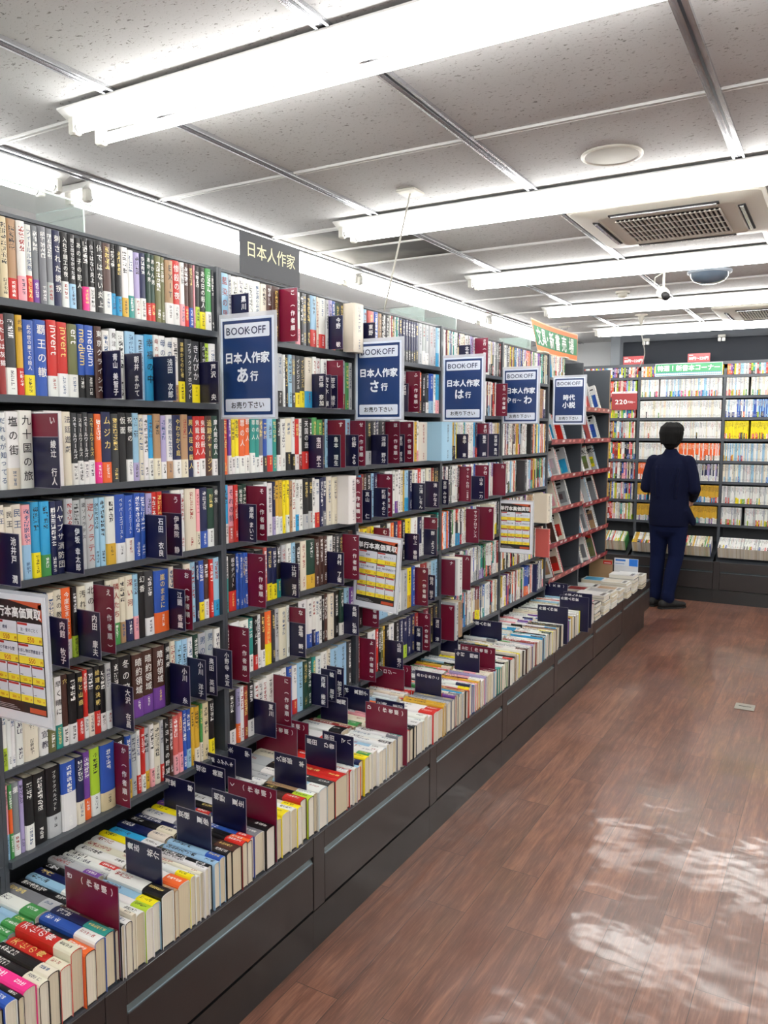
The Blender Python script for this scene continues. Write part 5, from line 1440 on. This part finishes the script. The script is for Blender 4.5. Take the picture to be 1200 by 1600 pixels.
def smoothed(o,vox,it=6,f=.6):
    m=o.modifiers.new('remesh','REMESH'); m.mode='VOXEL'; m.voxel_size=vox; m.use_smooth_shade=True
    s=o.modifiers.new('smooth','SMOOTH'); s.iterations=it; s.factor=f
SKIN=plain('skin',(198,150,126),.5); NAVYC=plain('navy_cotton_jacket',(10,15,40),.9,bump=(300,.4)); NAVYC.node_tree.nodes['Principled BSDF'].inputs['Specular IOR Level'].default_value=.15; DENIM=plain('dark_blue_denim',(12,21,52),.9,bump=(500,.5)); DENIM.node_tree.nodes['Principled BSDF'].inputs['Specular IOR Level'].default_value=.15; HAIRM=plain('black_hair',(8,7,7),.75,bump=(160,.9)); HAIRM.node_tree.nodes['Principled BSDF'].inputs['Specular IOR Level'].default_value=.2; SHOEM=plain('black_suede_shoe',(14,14,15),.7)
pr=empty('person',(-1.405,7.86,0),(0,0,math.radians(-6)))
def pb(nm,b,m,vox=None,it=6):
    o=b.build(nm,m,pr)
    if vox: smoothed(o,vox,it)
    return o
# joints, local: +y is ahead of the person
SH=.168
hipL,hipR=(-.085,0,.90),(.085,0,.90)
kneeL,kneeR=(-.10,.04,.49),(.075,.02,.49)
ankL,ankR=(-.105,.02,.085),(.035,-.055,.085)
shL,shR=(-SH,0,1.40),(SH,0,1.40)
elL,elR=(-.222,.01,1.15),(.228,.0,1.15)
wrL,wrR=(-.11,.27,1.09),(.150,.24,1.03)
b=MB()
blob(b,[(0,0,.90),(0,.0,1.05),(0,.005,1.22),(0,0,1.38),(0,.0,1.44)],[(.135,.10),(.12,.088),(.14,.095),(.14,.085),(.07,.055)],20)
blob(b,[(0,.0,1.42),(0,.008,1.50),(0,.012,1.56)],[.058,.052,.052],16)
blob(b,[(0,.02,1.600),(0,.012,1.640),(0,.008,1.665)],[(.066,.082),(.073,.094),(.068,.088)],20)
blob(b,[(0,.055,1.555),(0,.075,1.575)],[.036,.030],12)           # chin, looking down
b.tube([(0,.105,1.625),(0,.128,1.598),(0,.112,1.592)],[.009,.014,.010],8)   # nose
for s in (-1,1):
    blob(b,[(s*.074,.005,1.600),(s*.078,-.002,1.632)],[(.009,.016),(.010,.020)],10)
    blob(b,[(s*.022,.098,1.640),(s*.036,.094,1.640)],[.011,.010],8)
blob(b,[(-.018,.108,1.568),(.018,.108,1.568)],[.009,.009],8)
for s,a,e,w_ in ((-1,shL,elL,wrL),(1,shR,elR,wrR)):
    blob(b,[a,((a[0]+e[0])/2,(a[1]+e[1])/2,(a[2]+e[2])/2),e],[.044,.042,.040],14)
    blob(b,[e,((e[0]+w_[0])/2,(e[1]+w_[1])/2,(e[2]+w_[2])/2),w_],[.040,.036,.026],14)
    W=Vector(w_); d=(W-Vector(e)).normalized(); inn=Vector((-s,0,0)); inn=(inn-d*inn.dot(d)).normalized(); upv=Vector((0,0,1)); upv=(upv-d*upv.dot(d)).normalized()
    K=W+d*.085
    blob(b,[W,W+d*.045+upv*.002,K],[(.020,.028),(.016,.038),(.014,.040)],12)
    for k,(o_,ln) in enumerate(((.030,.070),(.010,.078),(-.011,.072),(-.030,.056))):   # four fingers closing round the book
        p0=K+upv*o_; p1=p0+d*ln*.45+inn*.008; p2=p1+d*ln*.25+inn*ln*.35; p3=p2-d*ln*.05+inn*ln*.32
        b.tube([tuple(p0-d*.02),tuple(p0),tuple(p1),tuple(p2),tuple(p3)],[.0085,.0088,.0082,.0076,.0062],8)
    q0=W+d*.03+upv*.030; b.tube([tuple(q0),tuple(q0+d*.03+upv*.018+inn*.012),tuple(q0+d*.055+upv*.016+inn*.030)],[.012,.0105,.008],8)
for h,k,a in ((hipL,kneeL,ankL),(hipR,kneeR,ankR)):
    blob(b,[h,((h[0]+k[0])/2,(h[1]+k[1])/2+.01,(h[2]+k[2])/2),k,((k[0]+a[0])/2,(k[1]+a[1])/2-.015,(k[2]+a[2])/2+.05),a],[.083,.072,.052,.050,.035],16)
    blob(b,[(a[0],a[1]-.02,.050),(a[0]+.004,a[1]+.03,.048)],[(.026,.026),(.026,.022)],12)
o=pb('body',b,SKIN,.0065,3)
# dark blue jeans
b=MB()
blob(b,[(0,0,.80),(0,0,.90),(0,0,1.00)],[(.165,.12),(.165,.12),(.15,.11)],20)
for h,k,a in ((hipL,kneeL,ankL),(hipR,kneeR,ankR)):
    m1=((h[0]+k[0])/2,(h[1]+k[1])/2+.01,(h[2]+k[2])/2); m2=((k[0]+a[0])/2,(k[1]+a[1])/2-.012,(k[2]+a[2])/2+.04)
    blob(b,[(h[0],h[1],h[2]-.03),m1,k,m2,(a[0],a[1],a[2]+.05)],[(.098,.105),(.088,.094),(.070,.076),(.066,.070),(.058,.062)],18)
    blob(b,[(a[0],a[1]-.004,a[2]+.055),(a[0],a[1],a[2]+.02)],[(.062,.066),(.064,.068)],16)
o=pb('jeans',b,DENIM,.009,3)
# navy jacket, hanging loose to the hips
b=MB()
rg=[(.785,.172,.120),(.80,.180,.126),(.90,.186,.130),(1.00,.180,.128),(1.10,.178,.127),(1.22,.182,.126),(1.32,.186,.118),(1.38,.176,.104),(1.42,.140,.086),(1.455,.088,.070),(1.485,.066,.060)]
b.loft([[(rx*math.cos(2*math.pi*q/32),-.003+ry*math.sin(2*math.pi*q/32),z) for q in range(32)] for z,rx,ry in rg],cap=True,smooth=True)
for s_ in (-1,1): blob(b,[(s_*.03,-.004,1.425),(s_*.10,-.002,1.402),(s_*.165,0,1.365)],[.056,.058,.066],16)
for s,a,e,w_ in ((-1,shL,elL,wrL),(1,shR,elR,wrR)):
    blob(b,[(a[0]*.94,a[1],a[2]-.010),((a[0]+e[0])/2,(a[1]+e[1])/2-.003,(a[2]+e[2])/2),(e[0],e[1]-.008,e[2]-.004)],[.070,.063,.057],16)
    m=tuple(w_[i]*.92+e[i]*.08 for i in range(3)); blob(b,[(e[0],e[1],e[2]),((e[0]+m[0])/2,(e[1]+m[1])/2,(e[2]+m[2])/2-.004),m],[.056,.050,.042],16)
blob(b,[(0,-.012,1.435),(0,-.004,1.478)],[(.080,.070),(.064,.062)],18)      # stand collar
# back folds and the flared corner of the hem
for x in (-.10,-.055,.06,.11): blob(b,[(x,-.112,1.34),(x*.9,-.125,1.20),(x*.8,-.122,1.06)],[.010,.013,.008],8)
blob(b,[(.17,-.02,.95),(.215,.03,.835)],[(.03,.05),(.028,.05)],10)
o=pb('jacket',b,NAVYC,.008,4)
rng_h=random.Random(8)
# hair: full black cap with a soft crown
b=MB()
blob(b,[(0,-.010,1.605),(0,-.012,1.650),(0,-.006,1.672)],[(.088,.096),(.099,.108),(.088,.098)],24)
blob(b,[(0,-.045,1.555),(0,-.050,1.60)],[(.056,.042),(.074,.056)],18)
for i in range(22):
    a=math.radians(180+i*180/21+rng_h.uniform(-5,5)); x,y=.092*math.cos(a),-.012+.10*math.sin(a)
    blob(b,[(x*.5,y*.5,1.745+rng_h.uniform(-.006,.006)),(x*.92,y*.92,1.712),(x*1.06,y*1.06,1.665),(x*1.02,y*1.02,1.60 if abs(x)>.07 else 1.565)],[.020,.020,.015,.009],8)
for i in range(9):
    x=-.07+i*.0175; blob(b,[(x*.7,.02,1.748),(x,.07,1.722),(x*1.1,.098,1.690)],[.018,.017,.011],8)
o=pb('hair',b,HAIRM,.006,2)
# black shoes
for a,sgn in ((ankL,-1),(ankR,1)):
    b=MB(); yw=math.radians(-38 if sgn>0 else -12); c,s_=math.cos(yw),math.sin(yw)
    def rp(x,y,z): return (a[0]+c*x-s_*y, a[1]+s_*x+c*y, z)
    blob(b,[rp(0,-.055,.046),rp(0,.02,.050),rp(.002,.10,.038),rp(.004,.165,.032)],[(.038,.040),(.042,.048),(.046,.034),(.038,.026)],18)
    blob(b,[rp(0,-.02,.09),rp(0,-.015,.06)],[(.040,.042),(.042,.048)],14)
    o=pb('shoe',b,SHOEM,.006,3)
    sb=MB(); pts=[(-.036,-.085),(-.042,-.02),(-.046,.08),(-.040,.155),(-.018,.195),(.022,.195),(.042,.155),(.048,.08),(.042,-.02),(.036,-.085),(.0,-.100)]
    sb.loft([[rp(x,y,z) for x,y in pts] for z in (.0008,.016)],cap=True); sb.build('sole',SHOEM,o)
tag(pr,'person with short black hair in navy jacket and jeans, reading at the far bookcase','person')
rng=random.Random(3)
cz=(1.02+.08)
mt=T((-1.372,8.17,1.03))@Matrix.Rotation(math.radians(0),4,'Z')@basis((0,1,0),(-1,0,0),(0,0,1),(0,0,0))
o=make_book('held_book',.020,.18,.125,'N','',rng,mt,None,True)
tag(o,'dark book held in the hands of the standing person','book')
